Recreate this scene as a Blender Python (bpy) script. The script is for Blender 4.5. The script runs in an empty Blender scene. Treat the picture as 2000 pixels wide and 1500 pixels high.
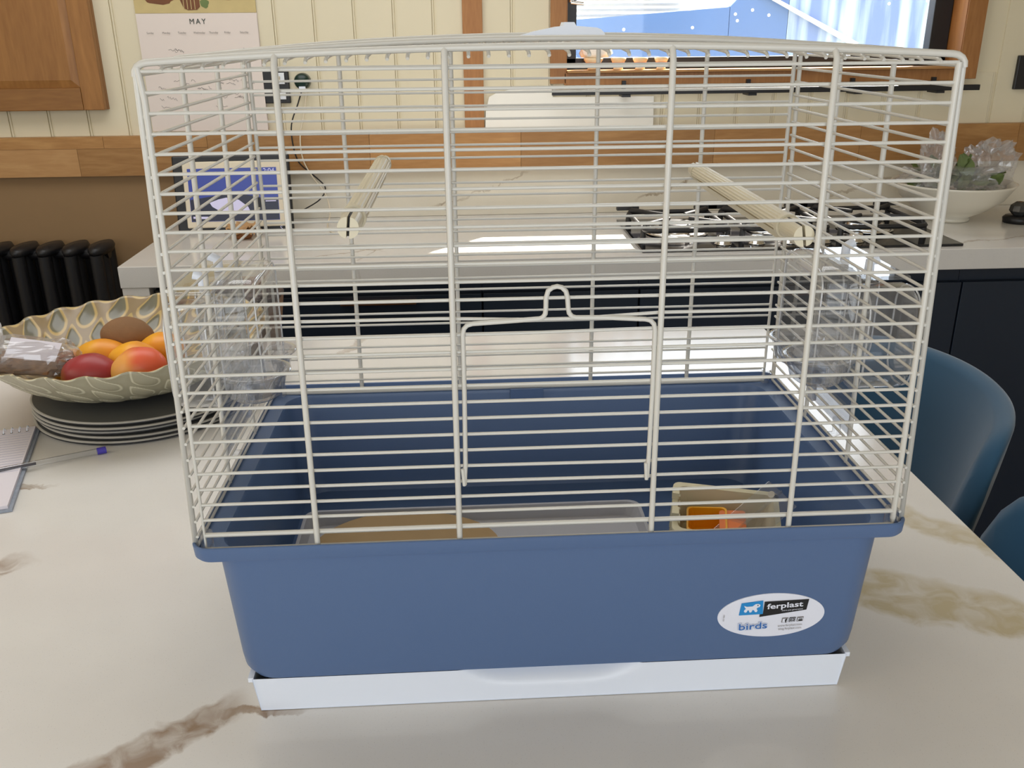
import bpy, bmesh, math, random
from mathutils import Vector, Matrix, noise
rnd = random.Random(7)
S = bpy.context.scene
COL = S.collection
PI = math.pi

# ---------------------------------------------------------------- camera
CAM = Vector((-0.05773, -0.54585, 1.37112))
RX = Vector((0.99843093, -0.05529937, -0.0088121))
UP = Vector((0.0283759, 0.36397378, 0.93097685))
FW = Vector((0.04827506, 0.92976614, -0.36497185))
cd = bpy.data.cameras.new('camera'); cam = bpy.data.objects.new('camera', cd); COL.objects.link(cam)
M = Matrix.Identity(4)
for i in range(3):
    M[i][0] = RX[i]; M[i][1] = UP[i]; M[i][2] = -FW[i]; M[i][3] = CAM[i]
cam.matrix_world = M
cd.sensor_width = 36; cd.lens = 1761.98 * 36 / 2000; cd.clip_start = 0.02
S.camera = cam
# ---------------------------------------------------------------- world, sun, light
W = bpy.data.worlds.new('sky'); S.world = W; W.use_nodes = True
nt = W.node_tree; nt.nodes.clear()
wo = nt.nodes.new('ShaderNodeOutputWorld'); bg = nt.nodes.new('ShaderNodeBackground')
bg.inputs[0].default_value = (0.80, 0.90, 1.0, 1); bg.inputs[1].default_value = 4.5
nt.links.new(bg.outputs[0], wo.inputs[0])
sd = bpy.data.lights.new('sun', 'SUN'); sd.energy = 34; sd.angle = math.radians(0.9); sd.color = (1, 0.93, 0.82)
sun = bpy.data.objects.new('sun', sd); COL.objects.link(sun)
sun.rotation_euler = Vector((-0.46, -0.56, -0.79)).to_track_quat('-Z', 'Y').to_euler()
sun.location = (1.5, 4, 4)
ad = bpy.data.lights.new('patio_daylight', 'AREA'); ad.shape = 'RECTANGLE'; ad.size = 2.6; ad.size_y = 1.9
ad.energy = 43; ad.color = (0.84, 0.92, 1.0)
al = bpy.data.objects.new('patio_daylight', ad); COL.objects.link(al)
al.location = (0.0, -2.5, 1.35); al.rotation_euler = (math.radians(90), 0, math.radians(0))
bd = bpy.data.lights.new('side_daylight', 'AREA'); bd.shape = 'RECTANGLE'; bd.size = 1.6; bd.size_y = 1.2
bd.energy = 10; bd.color = (1.0, 0.93, 0.82)
bl = bpy.data.objects.new('side_daylight', bd); COL.objects.link(bl)
bl.location = (-2.1, -0.6, 1.5); bl.rotation_euler = (math.radians(90), 0, math.radians(-90))
kd = bpy.data.lights.new('overhead_fill', 'AREA'); kd.shape = 'RECTANGLE'; kd.size = 1.8; kd.size_y = 0.9
kd.energy = 14; kd.color = (0.96, 0.98, 1.0)
kl = bpy.data.objects.new('overhead_fill', kd); COL.objects.link(kl)
kl.location = (-0.5, 0.95, 2.33)  # added overhead fill lamp, brightens the island top from above
S.view_settings.view_transform = 'Standard'; S.view_settings.look = 'None'
S.view_settings.exposure = 0.0; S.view_settings.gamma = 1.0; S.view_settings.use_curve_mapping = False
S.cycles.use_denoising = True; S.cycles.max_bounces = 10; S.cycles.transparent_max_bounces = 40
S.cycles.diffuse_bounces = 5; S.cycles.glossy_bounces = 5; S.cycles.sample_clamp_indirect = 12

# ---------------------------------------------------------------- materials
def srgb(r, g, b):
    f = lambda c: (c / 255 / 12.92) if c / 255 <= 0.04045 else ((c / 255 + 0.055) / 1.055) ** 2.4
    return (f(r), f(g), f(b), 1)
def new(name):
    m = bpy.data.materials.new(name); m.use_nodes = True
    return m, m.node_tree, m.node_tree.nodes['Principled BSDF']
def L(t, a, b): t.links.new(a, b)
def mat(name, c, rough=0.5, metal=0.0, spec=0.5, var=0.0, vscale=20, bump=0.0, bscale=200, coat=0, trans=0, sheen=0, emit=None, es=0, sss=0):
    m, t, p = new(name)
    p.inputs['Base Color'].default_value = c; p.inputs['Roughness'].default_value = rough
    p.inputs['Metallic'].default_value = metal; p.inputs['Specular IOR Level'].default_value = spec
    p.inputs['Coat Weight'].default_value = coat; p.inputs['Sheen Weight'].default_value = sheen
    p.inputs['Transmission Weight'].default_value = trans
    if emit: p.inputs['Emission Color'].default_value = emit; p.inputs['Emission Strength'].default_value = es
    tc = t.nodes.new('ShaderNodeTexCoord')
    n = t.nodes.new('ShaderNodeTexNoise'); n.inputs['Scale'].default_value = vscale; n.inputs['Detail'].default_value = 4
    L(t, tc.outputs['Object'], n.inputs['Vector'])
    if var:
        r = t.nodes.new('ShaderNodeMix'); r.data_type = 'RGBA'
        r.inputs[6].default_value = tuple(x * (1 - var) for x in c[:3]) + (1,)
        r.inputs[7].default_value = tuple(min(1, x * (1 + var)) for x in c[:3]) + (1,)
        L(t, n.outputs[0], r.inputs[0]); L(t, r.outputs[2], p.inputs['Base Color'])
    if bump:
        n2 = t.nodes.new('ShaderNodeTexNoise'); n2.inputs['Scale'].default_value = bscale; n2.inputs['Detail'].default_value = 3
        L(t, tc.outputs['Object'], n2.inputs['Vector'])
        b = t.nodes.new('ShaderNodeBump'); b.inputs['Strength'].default_value = bump; b.inputs['Distance'].default_value = 0.001
        L(t, n2.outputs[0], b.inputs['Height']); L(t, b.outputs[0], p.inputs['Normal'])
    return m
def wood(name, c1, c2, axis='x', scale=1.0, rough=0.45):
    m, t, p = new(name)
    tc = t.nodes.new('ShaderNodeTexCoord'); mp = t.nodes.new('ShaderNodeMapping')
    sc = {'x': (1.2, 9, 9), 'z': (9, 9, 1.2)}[axis]
    mp.inputs['Scale'].default_value = tuple(s * scale for s in sc)
    oi = t.nodes.new('ShaderNodeObjectInfo'); ad_ = t.nodes.new('ShaderNodeVectorMath'); ad_.operation = 'MULTIPLY_ADD'
    ad_.inputs[1].default_value = (7, 5, 3)
    L(t, oi.outputs['Random'], ad_.inputs[0]); L(t, tc.outputs['Object'], ad_.inputs[2])
    L(t, ad_.outputs[0], mp.inputs[0])
    n = t.nodes.new('ShaderNodeTexNoise'); n.inputs['Scale'].default_value = 2.2; n.inputs['Detail'].default_value = 5; n.inputs['Distortion'].default_value = 1.6
    w = t.nodes.new('ShaderNodeTexNoise'); w.inputs['Scale'].default_value = 22; w.inputs['Detail'].default_value = 3
    L(t, mp.outputs[0], n.inputs['Vector']); L(t, mp.outputs[0], w.inputs['Vector'])
    a = t.nodes.new('ShaderNodeMath'); a.operation = 'MULTIPLY'; a.inputs[1].default_value = 9
    s = t.nodes.new('ShaderNodeMath'); s.operation = 'SINE'
    L(t, n.outputs[0], a.inputs[0]); L(t, a.outputs[0], s.inputs[0])
    mm = t.nodes.new('ShaderNodeMath'); mm.operation = 'MULTIPLY_ADD'; mm.inputs[1].default_value = 0.25; mm.inputs[2].default_value = 0.15
    L(t, s.outputs[0], mm.inputs[0])
    m2 = t.nodes.new('ShaderNodeMath'); m2.operation = 'MULTIPLY_ADD'; m2.inputs[1].default_value = 0.6
    L(t, w.outputs[0], m2.inputs[0]); L(t, mm.outputs[0], m2.inputs[2])
    r = t.nodes.new('ShaderNodeMix'); r.data_type = 'RGBA'; r.inputs[6].default_value = c1; r.inputs[7].default_value = c2
    L(t, m2.outputs[0], r.inputs[0])
    hv = t.nodes.new('ShaderNodeHueSaturation')
    rv = t.nodes.new('ShaderNodeMapRange'); rv.inputs[3].default_value = 0.85; rv.inputs[4].default_value = 1.15
    L(t, oi.outputs['Random'], rv.inputs[0]); L(t, rv.outputs[0], hv.inputs['Value'])
    L(t, r.outputs[2], hv.inputs['Color']); L(t, hv.outputs[0], p.inputs['Base Color'])
    p.inputs['Roughness'].default_value = rough
    return m
def clear(name, tint=(1, 1, 1, 1), gloss=0.06, edge=0.7, milky=0.0, rough=0.03):
    """thin clear plastic / glass: transparent with fresnel reflection and brighter edges"""
    m = bpy.data.materials.new(name); m.use_nodes = True; t = m.node_tree; t.nodes.clear()
    o = t.nodes.new('ShaderNodeOutputMaterial'); tr = t.nodes.new('ShaderNodeBsdfTransparent'); tr.inputs[0].default_value = tint
    gl = t.nodes.new('ShaderNodeBsdfGlossy'); gl.inputs['Roughness'].default_value = rough
    lw = t.nodes.new('ShaderNodeLayerWeight'); lw.inputs['Blend'].default_value = 0.35
    mr = t.nodes.new('ShaderNodeMapRange'); mr.inputs[3].default_value = gloss; mr.inputs[4].default_value = edge
    pw = t.nodes.new('ShaderNodeMath'); pw.operation = 'POWER'; pw.inputs[1].default_value = 1.5
    L(t, lw.outputs['Facing'], pw.inputs[0]); L(t, pw.outputs[0], mr.inputs[0])
    mx = t.nodes.new('ShaderNodeMixShader'); L(t, mr.outputs[0], mx.inputs[0]); L(t, tr.outputs[0], mx.inputs[1]); L(t, gl.outputs[0], mx.inputs[2])
    last = mx
    if milky:
        df = t.nodes.new('ShaderNodeBsdfDiffuse'); df.inputs[0].default_value = (0.85, 0.87, 0.9, 1)
        m2 = t.nodes.new('ShaderNodeMixShader'); m2.inputs[0].default_value = milky
        L(t, mx.outputs[0], m2.inputs[1]); L(t, df.outputs[0], m2.inputs[2]); last = m2
    L(t, last.outputs[0], o.inputs[0])
    return m
def quartz(name, veins, rough=0.16, base=srgb(226, 223, 219), ax=1):
    """veins: (x0,y0,x1,y1,width,strength,colour) in object space"""
    m, t, p = new(name)
    tc = t.nodes.new('ShaderNodeTexCoord')
    sp = t.nodes.new('ShaderNodeSeparateXYZ'); L(t, tc.outputs['Object'], sp.inputs[0])
    def noi(sc, det=6, dist=0):
        n = t.nodes.new('ShaderNodeTexNoise'); n.inputs['Scale'].default_value = sc; n.inputs['Detail'].default_value = det; n.inputs['Distortion'].default_value = dist
        L(t, tc.outputs['Object'], n.inputs['Vector']); return n.outputs[0]
    def mth(op, a, b=None, c=None):
        n = t.nodes.new('ShaderNodeMath'); n.operation = op
        for i, v in enumerate((a, b, c)):
            if v is None: continue
            if isinstance(v, (int, float)): n.inputs[i].default_value = v
            else: L(t, v, n.inputs[i])
        return n.outputs[0]
    warp = noi(9); fine = noi(45, 8, 1.0); mott = noi(16, 5); speck = noi(900, 1)
    col = None
    r = t.nodes.new('ShaderNodeMix'); r.data_type = 'RGBA'
    r.inputs[6].default_value = tuple(x * 0.94 for x in base[:3]) + (1,); r.inputs[7].default_value = tuple(min(1, x * 1.04) for x in base[:3]) + (1,)
    L(t, mott, r.inputs[0]); col = r.outputs[2]
    sm = mth('GREATER_THAN', speck, 0.70); sm = mth('MULTIPLY', sm, 0.25)
    r = t.nodes.new('ShaderNodeMix'); r.data_type = 'RGBA'; r.inputs[7].default_value = srgb(150, 145, 138)
    L(t, sm, r.inputs[0]); L(t, col, r.inputs[6]); col = r.outputs[2]
    for (x0, y0, x1, y1, wd, st, vc) in veins:
        dx, dy = x1 - x0, y1 - y0; ln = math.hypot(dx, dy); dx /= ln; dy /= ln
        px = mth('SUBTRACT', sp.outputs[0], x0); py = mth('SUBTRACT', sp.outputs[ax], y0)
        al_ = mth('ADD', mth('MULTIPLY', px, dx), mth('MULTIPLY', py, dy))
        d = mth('SUBTRACT', mth('MULTIPLY', px, -dy), mth('MULTIPLY', py, -dx))
        d = mth('ADD', d, mth('MULTIPLY', mth('SUBTRACT', warp, 0.5), 0.09))
        d = mth('ADD', d, mth('MULTIPLY', mth('SUBTRACT', fine, 0.5), 0.02))
        e = mth('SUBTRACT', 1, mth('DIVIDE', mth('ABSOLUTE', d), wd)); e = mth('MAXIMUM', e, 0); e = mth('MINIMUM', mth('MULTIPLY', e, 2.5), 1)
        end = mth('SUBTRACT', ln / 2, mth('ABSOLUTE', mth('SUBTRACT', al_, ln / 2))); end = mth('MINIMUM', mth('MAXIMUM', mth('MULTIPLY', mth('ADD', end, 0.01), 30), 0), 1)
        e = mth('MULTIPLY', mth('MULTIPLY', e, end), mth('MULTIPLY', mth('MULTIPLY_ADD', fine, 1.8, -0.2), st)); e = mth('MINIMUM', mth('MAXIMUM', e, 0), 0.9)
        r = t.nodes.new('ShaderNodeMix'); r.data_type = 'RGBA'; r.inputs[7].default_value = vc
        L(t, e, r.inputs[0]); L(t, col, r.inputs[6]); col = r.outputs[2]
    L(t, col, p.inputs['Base Color']); p.inputs['Roughness'].default_value = rough
    p.inputs['Specular IOR Level'].default_value = 0.5
    return m

M_ = {}
M_['wire'] = mat('white_enamel', srgb(212, 209, 201), 0.28, spec=0.6)
M_['blue'] = mat('blue_plastic', srgb(84, 108, 148), 0.38, bump=0.06, bscale=900)
M_['white'] = mat('white_plastic', srgb(234, 240, 252), 0.35)
M_['greyw'] = mat('grey_white_plastic', srgb(184, 185, 192), 0.4)
M_['cream'] = mat('ivory_plastic', srgb(226, 218, 186), 0.35)
M_['perch'] = mat('ivory_perch_plastic', srgb(214, 204, 178), 0.38)
M_['tan'] = mat('tan_board', srgb(168, 140, 98), 0.7, var=0.06, vscale=60)
M_['orange'] = mat('orange_plastic', srgb(232, 120, 40), 0.4)
M_['yellow'] = mat('yellow_plastic', srgb(244, 176, 30), 0.4)
M_['clear'] = clear('clear_plastic', milky=0.03)
M_['clear2'] = clear('clear_plastic_walls', tint=(0.93, 0.94, 0.96, 1), gloss=0.05, edge=0.8, milky=0.035)
M_['edge'] = clear('glint_edge', gloss=0.35, edge=0.9, milky=0.3)
M_['bag'] = clear('crinkled_film', tint=(0.93, 0.92, 0.92, 1), gloss=0.12, edge=0.6, milky=0.12, rough=0.12)
M_['pane'] = clear('window_glass', gloss=0.03, edge=0.5)
M_['wall'] = mat('cream_paint', srgb(228, 218, 190), 0.5, var=0.015, vscale=3)
M_['brownwall'] = mat('olive_brown_wall', srgb(150, 120, 84), 0.7, var=0.05, vscale=3)  # plain darker brown tone for the low wall strip
M_['plain'] = mat('plaster', srgb(225, 215, 195), 0.8)
M_['oak'] = wood('oak', srgb(160, 112, 60), srgb(202, 156, 98), 'x')
M_['oakv'] = wood('oak_upright', srgb(150, 98, 50), srgb(190, 138, 82), 'z')
M_['oaklt'] = wood('light_oak', srgb(176, 130, 80), srgb(202, 160, 108), 'x')
M_['cabw'] = wood('cabinet_oak', srgb(136, 90, 42), srgb(180, 128, 68), 'z', 0.7)
M_['cabwx'] = wood('cabinet_oak_rail', srgb(136, 90, 42), srgb(180, 128, 68), 'x', 0.7)
M_['black'] = mat('black_metal', (0.012, 0.012, 0.014, 1), 0.4)
M_['blackg'] = mat('black_glass', (0.010, 0.010, 0.012, 1), 0.08)
M_['iron'] = mat('cast_iron', (0.02, 0.02, 0.021, 1), 0.5, bump=0.2)
M_['chrome'] = mat('polished_steel', (0.75, 0.74, 0.72, 1), 0.18, metal=1)
M_['steel'] = mat('brushed_steel', (0.55, 0.55, 0.55, 1), 0.3, metal=1)
M_['navy'] = mat('navy_lacquer', srgb(26, 38, 54), 0.45)
M_['copper'] = mat('copper', (0.55, 0.25, 0.12, 1), 0.35, metal=1)
M_['slate'] = mat('slate_board', srgb(92, 92, 90), 0.5, var=0.1, vscale=30, bump=0.1)
M_['slatedge'] = mat('slate_underside', srgb(46, 46, 48), 0.6)
M_['platerim'] = mat('slate_board_rim', srgb(172, 168, 160), 0.35)
M_['velvet'] = mat('blue_velvet', srgb(28, 74, 104), 0.85, sheen=0.35, var=0.12, vscale=4)
M_['paper'] = mat('paper', srgb(232, 220, 212), 0.7)
M_['paperw'] = mat('white_paper', srgb(226, 220, 228), 0.7)
M_['ink'] = mat('dark_green_ink', srgb(40, 60, 52), 0.6)
M_['inkg'] = mat('grey_ink', srgb(120, 114, 112), 0.6)
M_['dkred'] = mat('burnt_brown', srgb(120, 76, 48), 0.7, var=0.2, vscale=40)
M_['green'] = mat('leaf_green', srgb(110, 128, 74), 0.6, var=0.2, vscale=40)
M_['pic'] = mat('picture_ground', srgb(206, 186, 132), 0.7, var=0.12, vscale=30)
M_['ceramic'] = mat('white_ceramic', srgb(232, 226, 210), 0.25)
M_['floor'] = mat('floor_boards', srgb(110, 88, 66), 0.5, var=0.1)
M_['screen_blue'] = mat('screen_blue', srgb(44, 58, 130), 0.3, emit=srgb(44, 58, 130), es=0.5)
M_['screen_dark'] = mat('screen_dark', srgb(28, 32, 52), 0.3, emit=srgb(28, 30, 52), es=0.3)
M_['screen_light'] = mat('screen_light', srgb(180, 176, 200), 0.3, emit=srgb(180, 176, 205), es=0.5)
M_['bezel'] = mat('ivory_bezel', srgb(226, 214, 190), 0.4)
M_['cyan'] = mat('cyan_print', srgb(30, 140, 210), 0.4)
M_['blackp'] = mat('black_print', srgb(22, 22, 26), 0.4)
M_['bluep'] = mat('blue_print', srgb(50, 110, 185), 0.4)
M_['halo'] = mat('grey_halo_print', srgb(196, 202, 222), 0.4)
M_['sticker'] = mat('sticker_vinyl', srgb(234, 236, 248), 0.35)
M_['dkhole'] = mat('hole_shade', (0.03, 0.03, 0.03, 1), 0.7)
M_['wicker'] = mat('brown_wicker', srgb(118, 88, 62), 0.7, var=0.35, vscale=120, bump=0.8, bscale=120)
M_['lining'] = mat('taupe_lining', srgb(120, 104, 98), 0.8, var=0.1)

# ---------------------------------------------------------------- mesh builder
class MB:
    def __init__(s): s.v = []; s.f = []; s.sm = []; s.mi = []
    def add(s, vs, fs, smooth=False, mi=0):
        o = len(s.v); s.v += [tuple(v) for v in vs]
        for f in fs: s.f.append([i + o for i in f]); s.sm.append(smooth); s.mi.append(mi)
        return s
    def box(s, x0, y0, z0, x1, y1, z1, mi=0, rot=None):
        vs = [(x, y, z) for x in (x0, x1) for y in (y0, y1) for z in (z0, z1)]
        if rot: vs = [rot @ Vector(v) for v in vs]
        return s.add(vs, [(0, 1, 3, 2), (4, 6, 7, 5), (0, 4, 5, 1), (2, 3, 7, 6), (0, 2, 6, 4), (1, 5, 7, 3)], mi=mi)
    def tube(s, pts, r, n=8, mi=0, close=False, cap=True):
        pts = [Vector(p) for p in pts]; k = len(pts); rings = []
        rr = r if isinstance(r, (list, tuple)) else [r] * k
        prev = None
        for i, p in enumerate(pts):
            if close: d = (pts[(i + 1) % k] - pts[i - 1]).normalized()
            else: d = (pts[min(i + 1, k - 1)] - pts[max(i - 1, 0)]).normalized()
            if prev is None:
                a = Vector((0, 0, 1)) if abs(d.z) < 0.9 else Vector((0, 1, 0)); u = d.cross(a).normalized()
            else: u = (prev - d * prev.dot(d)).normalized()
            prev = u; w = d.cross(u)
            rings.append([p + (u * math.cos(2 * PI * j / n) + w * math.sin(2 * PI * j / n)) * rr[i] for j in range(n)])
        vs = [v for rg in rings for v in rg]; fs = []
        for i in range(k if close else k - 1):
            a = i * n; b = ((i + 1) % k) * n
            for j in range(n): fs.append((a + j, a + (j + 1) % n, b + (j + 1) % n, b + j))
        s.add(vs, fs, True, mi)
        if cap and not close:
            s.add(rings[0], [tuple(range(n))][::-1], False, mi); s.add(rings[-1], [tuple(range(n))], False, mi)
        return s
    def lathe(s, prof, c=(0, 0, 0), n=32, mi=0, smooth=True, sx=1, sy=1):
        vs = [(c[0] + r * sx * math.cos(2 * PI * j / n), c[1] + r * sy * math.sin(2 * PI * j / n), c[2] + z) for r, z in prof for j in range(n)]
        fs = [(i * n + j, i * n + (j + 1) % n, (i + 1) * n + (j + 1) % n, (i + 1) * n + j) for i in range(len(prof) - 1) for j in range(n)]
        return s.add(vs, fs, smooth, mi)
    def disc(s, r, c, n=32, mi=0, sx=1, sy=1, flip=False):
        vs = [(c[0] + r * sx * math.cos(2 * PI * j / n), c[1] + r * sy * math.sin(2 * PI * j / n), c[2]) for j in range(n)]
        return s.add(vs, [tuple(range(n))[::-1] if flip else tuple(range(n))], False, mi)
    def loft(s, rings, smooth=False, capb=False, capt=False, mi=0):
        n = len(rings[0]); vs = [v for r in rings for v in r]
        fs = [(i * n + j, i * n + (j + 1) % n, (i + 1) * n + (j + 1) % n, (i + 1) * n + j) for i in range(len(rings) - 1) for j in range(n)]
        s.add(vs, fs, smooth, mi)
        if capb: s.add(rings[0], [tuple(range(n))[::-1]], False, mi)
        if capt: s.add(rings[-1], [tuple(range(n))], False, mi)
        return s
    def prism(s, poly, fn, h0, h1, mi=0):
        a = [fn(x, y, h0) for x, y in poly]; b = [fn(x, y, h1) for x, y in poly]; n = len(poly)
        s.add(a + b, [tuple(range(n))[::-1], tuple(range(n, 2 * n))] + [(j, (j + 1) % n, n + (j + 1) % n, n + j) for j in range(n)], False, mi)
        return s
    def build(s, name, mats, parent=None, loc=None, bevel=0, seg=2, smooth_all=False, doubles=False):
        me = bpy.data.meshes.new(name); me.from_pydata(s.v, [], s.f); 
        for m in (mats if isinstance(mats, (list, tuple)) else [mats]): me.materials.append(m)
        me.polygons.foreach_set('use_smooth', [bool(x) or smooth_all for x in s.sm]); me.polygons.foreach_set('material_index', s.mi)
        if doubles or bevel:
            bm = bmesh.new(); bm.from_mesh(me); bmesh.ops.remove_doubles(bm, verts=bm.verts, dist=1e-6)
            bmesh.ops.recalc_face_normals(bm, faces=bm.faces)
            bm.to_mesh(me); bm.free()
        me.update()
        o = bpy.data.objects.new(name, me); COL.objects.link(o)
        if parent: o.parent = parent
        if loc: o.location = loc
        if bevel:
            b = o.modifiers.new('bevel', 'BEVEL'); b.width = bevel; b.segments = seg; b.limit_method = 'ANGLE'; b.angle_limit = math.radians(40)
            b.harden_normals = False
        return o
def tag(o, label, cat, group=None):
    o['label'] = label; o['category'] = cat
    if group: o['group'] = group
    return o
def thing(name, label, cat, loc=(0, 0, 0), group=None, rot=(0, 0, 0)):
    o = bpy.data.objects.new(name, None); COL.objects.link(o); o.location = loc; o.rotation_euler = rot; o.empty_display_size = 0.05
    return tag(o, label, cat, group)
def struct(o): o['kind'] = 'structure'; return o
def copy_tree(o, parent=None):
    c = o.copy(); COL.objects.link(c)
    if parent: c.parent = parent
    for ch in list(o.children): copy_tree(ch, c)
    return c
def rrect(x0, y0, x1, y1, r, z, n=6):
    out = []
    for cx, cy, a0 in ((x1 - r, y1 - r, 0), (x0 + r, y1 - r, 90), (x0 + r, y0 + r, 180), (x1 - r, y0 + r, 270)):
        for k in range(n + 1):
            a = math.radians(a0 + 90 * k / n); out.append((cx + r * math.cos(a), cy + r * math.sin(a), z))
    return out
def text(name, body, size, m, parent, origin, xdir=(1, 0, 0), zdir=(0, 0, 1), shear=0, space=1.0, align='LEFT', extrude=0.0, bold=0.0, sx=1.0):
    """flat lettering lying in the plane xdir/zdir"""
    cu = bpy.data.curves.new(name, 'FONT'); cu.body = body; cu.size = size; cu.align_x = align; cu.shear = shear; cu.offset = bold
    cu.resolution_u = 3; cu.space_character = space; cu.extrude = extrude
    tmp = bpy.data.objects.new('tmp', cu)
    me = bpy.data.meshes.new_from_object(tmp); bpy.data.objects.remove(tmp)
    X = Vector(xdir).normalized() * sx; Z = Vector(zdir).normalized(); N = Vector(xdir).normalized().cross(Z); O = Vector(origin)
    for v in me.vertices: v.co = O + X * v.co.x + Z * v.co.y + N * v.co.z
    me.materials.clear(); me.materials.append(m); me.name = name
    o = bpy.data.objects.new(name, me); COL.objects.link(o); o.parent = parent
    return o

# ================================================================ room shell
YW = 1.94
ZI = 0.90            # height of both worktops
fl = MB().box(-2.3, -2.9, -0.05, 2.5, 2.05, 0).build('floor', M_['floor']); struct(fl)
ce = MB().box(-2.3, -2.9, 2.35, 2.5, 2.05, 2.45).build('ceiling', M_['plain']); struct(ce)
struct(MB().box(-2.4, -2.9, 0, -2.3, 2.05, 2.35).build('wall_left', M_['plain']))
struct(MB().box(2.5, -2.9, 0, 2.6, 2.05, 2.35).build('wall_right', M_['plain']))
struct(MB().box(-2.4, -3.0, 0, 2.6, -2.9, 2.35).build('wall_front', M_['plain']))
# back wall: solid core with a window opening, planks in front of it
WX0, WX1, WZ0, WZ1 = 0.215, 1.271, 1.262, 1.80
core = MB()
core.box(-2.3, YW + 0.0045, 0, WX0, YW + 0.10, 2.35).box(WX1, YW + 0.0045, 0, 2.5, YW + 0.10, 2.35)
core.box(WX0, YW + 0.0045, 0, WX1, YW + 0.10, WZ0).box(WX0, YW + 0.0045, WZ1, WX1, YW + 0.10, 2.35)
wall = struct(core.build('wall_back', M_['wall']))
def plank(x0, x1, z0, z1):
    g = 0.0022
    mb = MB()
    # board with a bead along its right edge
    mb.box(x0 + g, YW, z0, x1 - 0.010, YW + 0.0043, z1)
    mb.tube([(x1 - 0.0062, YW + 0.0040, z0), (x1 - 0.0062, YW + 0.0040, z1)], 0.0032, 6)
    mb.build('plank', M_['wall'], wall)
x = -2.215
while x < 2.4:
    a, b = x, x + 0.1
    if b <= WX0 - 0.02 or a >= WX1 + 0.02: plank(a, b, 1.11, 2.35)
    else:
        plank(a, b, 1.11, WZ0 - 0.006); plank(a, b, WZ1 + 0.006, 2.35)
        if a < WX0 < b: plank(a, WX0 - 0.002, WZ0 - 0.006, WZ1 + 0.006)
        if a < WX1 < b: plank(WX1 + 0.002, b, WZ0 - 0.006, WZ1 + 0.006)
    x += 0.1
# upright oak cover strip
struct(MB().box(-0.047, YW - 0.012, 1.127, 0.004, YW - 0.0005, 2.35).build('trim_1', M_['oakv'], bevel=0.001))
# oak rail made of finger-jointed blocks
rail = struct(MB().box(-2.3, YW - 0.016, 1.0242, 2.5, YW - 0.0002, 1.1238).build('trim_2', M_['oak']))
cuts = [-2.3, -1.75, -1.43, -1.055, -0.72, -0.30, 0.10, 0.62, 1.02, 1.46, 1.9, 2.5]
for i in range(len(cuts) - 1):
    if i in (2, 3):
        mid = -1.10 + 0.0
        MB().box(cuts[i] + 0.0004 + (0.0704 if i == 3 else 0), YW - 0.026, 1.0945, cuts[i + 1] + 0.07 if i == 2 else cuts[i + 1] - 0.0004, YW - 0.0162, 1.124).build('block', M_['oak'], rail)
        MB().box(cuts[i] + 0.0004, YW - 0.026, 1.024, cuts[i + 1] - 0.0004, YW - 0.0162, 1.094).build('block', M_['oaklt'] if i == 2 else M_['oak'], rail)
    else:
        MB().box(cuts[i] + 0.0004, YW - 0.026, 1.024, cuts[i + 1] - 0.0004, YW - 0.0162, 1.124).build('block', M_['oak'], rail)
# quartz splashback and the plain wall left of it
vc = srgb(150, 130, 104)
QS = quartz('quartz_splashback', [(-0.14, 0.93, -0.05, 0.955, 0.004, 0.8, vc), (-0.05, 0.955, 0.12, 1.01, 0.003, 0.6, vc), (0.42, 0.94, 0.60, 1.0, 0.005, 0.8, vc), (0.9, 0.92, 1.2, 1.0, 0.004, 0.6, vc)], 0.14, srgb(222, 214, 196), 2)
sb = struct(MB().box(-0.80, YW - 0.010, 0.9005, 2.5, YW - 0.0005, 1.0235).build('trim_3', QS))
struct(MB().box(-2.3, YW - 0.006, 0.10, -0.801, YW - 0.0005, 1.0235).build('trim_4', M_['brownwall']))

# window -----------------------------------------------------------
win = struct(thing('window_1', 'window', 'window')); del win['category']; del win['label']
fr = MB()
fr.box(0.178, YW - 0.018, WZ0 - 0.022, WX0 + 0.004, YW - 0.0005, WZ1 + 0.04)
fr.box(WX1 - 0.004, YW - 0.018, WZ0 - 0.022, 1.318, YW - 0.0005, WZ1 + 0.04)
fr.box(WX0, YW - 0.018, WZ1, WX1, YW - 0.0005, WZ1 + 0.04)
fr.box(WX0, YW - 0.018, 1.236, WX1, YW - 0.0005, 1.266)
fr.build('casing', M_['oakv'], win, bevel=0.001)
rv = MB()
rv.box(WX0 + 0.0005, YW - 0.016, WZ0 + 0.004, WX0 + 0.006, YW + 0.10, WZ1); rv.box(WX1 - 0.006, YW - 0.016, WZ0 + 0.004, WX1 - 0.0005, YW + 0.10, WZ1)
rv.box(WX0, YW - 0.016, WZ1 - 0.006, WX1, YW + 0.10, WZ1 - 0.0005)
rv.build('reveal', M_['oakv'], win)
MB().box(WX0 + 0.0065, YW - 0.030, 1.2665, WX1 - 0.0065, YW + 0.098, 1.272).build('sill', M_['oak'], win)
sf = MB(); a0, a1, z0, z1 = WX0 + 0.008, WX1 - 0.008, 1.2725, WZ1 - 0.008; yf = YW + 0.055
sf.box(a0, yf, z0, a0 + 0.030, yf + 0.035, z1); sf.box(a1 - 0.05, yf, z0, a1, yf + 0.035, z1)
sf.box(a0, yf, z0, a1, yf + 0.035, z0 + 0.028); sf.box(a0, yf, z1 - 0.03, a1, yf + 0.035, z1)
sf.build('frame', M_['black'], win, bevel=0.0015)
MB().box(a0 + 0.026, yf + 0.016, z0 + 0.024, a1 - 0.026, yf + 0.020, z1 - 0.026).build('pane', M_['pane'], win)
h = MB().tube([(a0 + 0.012, yf - 0.002, 1.50), (a0 + 0.012, yf - 0.02, 1.50), (a0 + 0.012, yf - 0.022, 1.437)], 0.006, 8)
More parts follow.
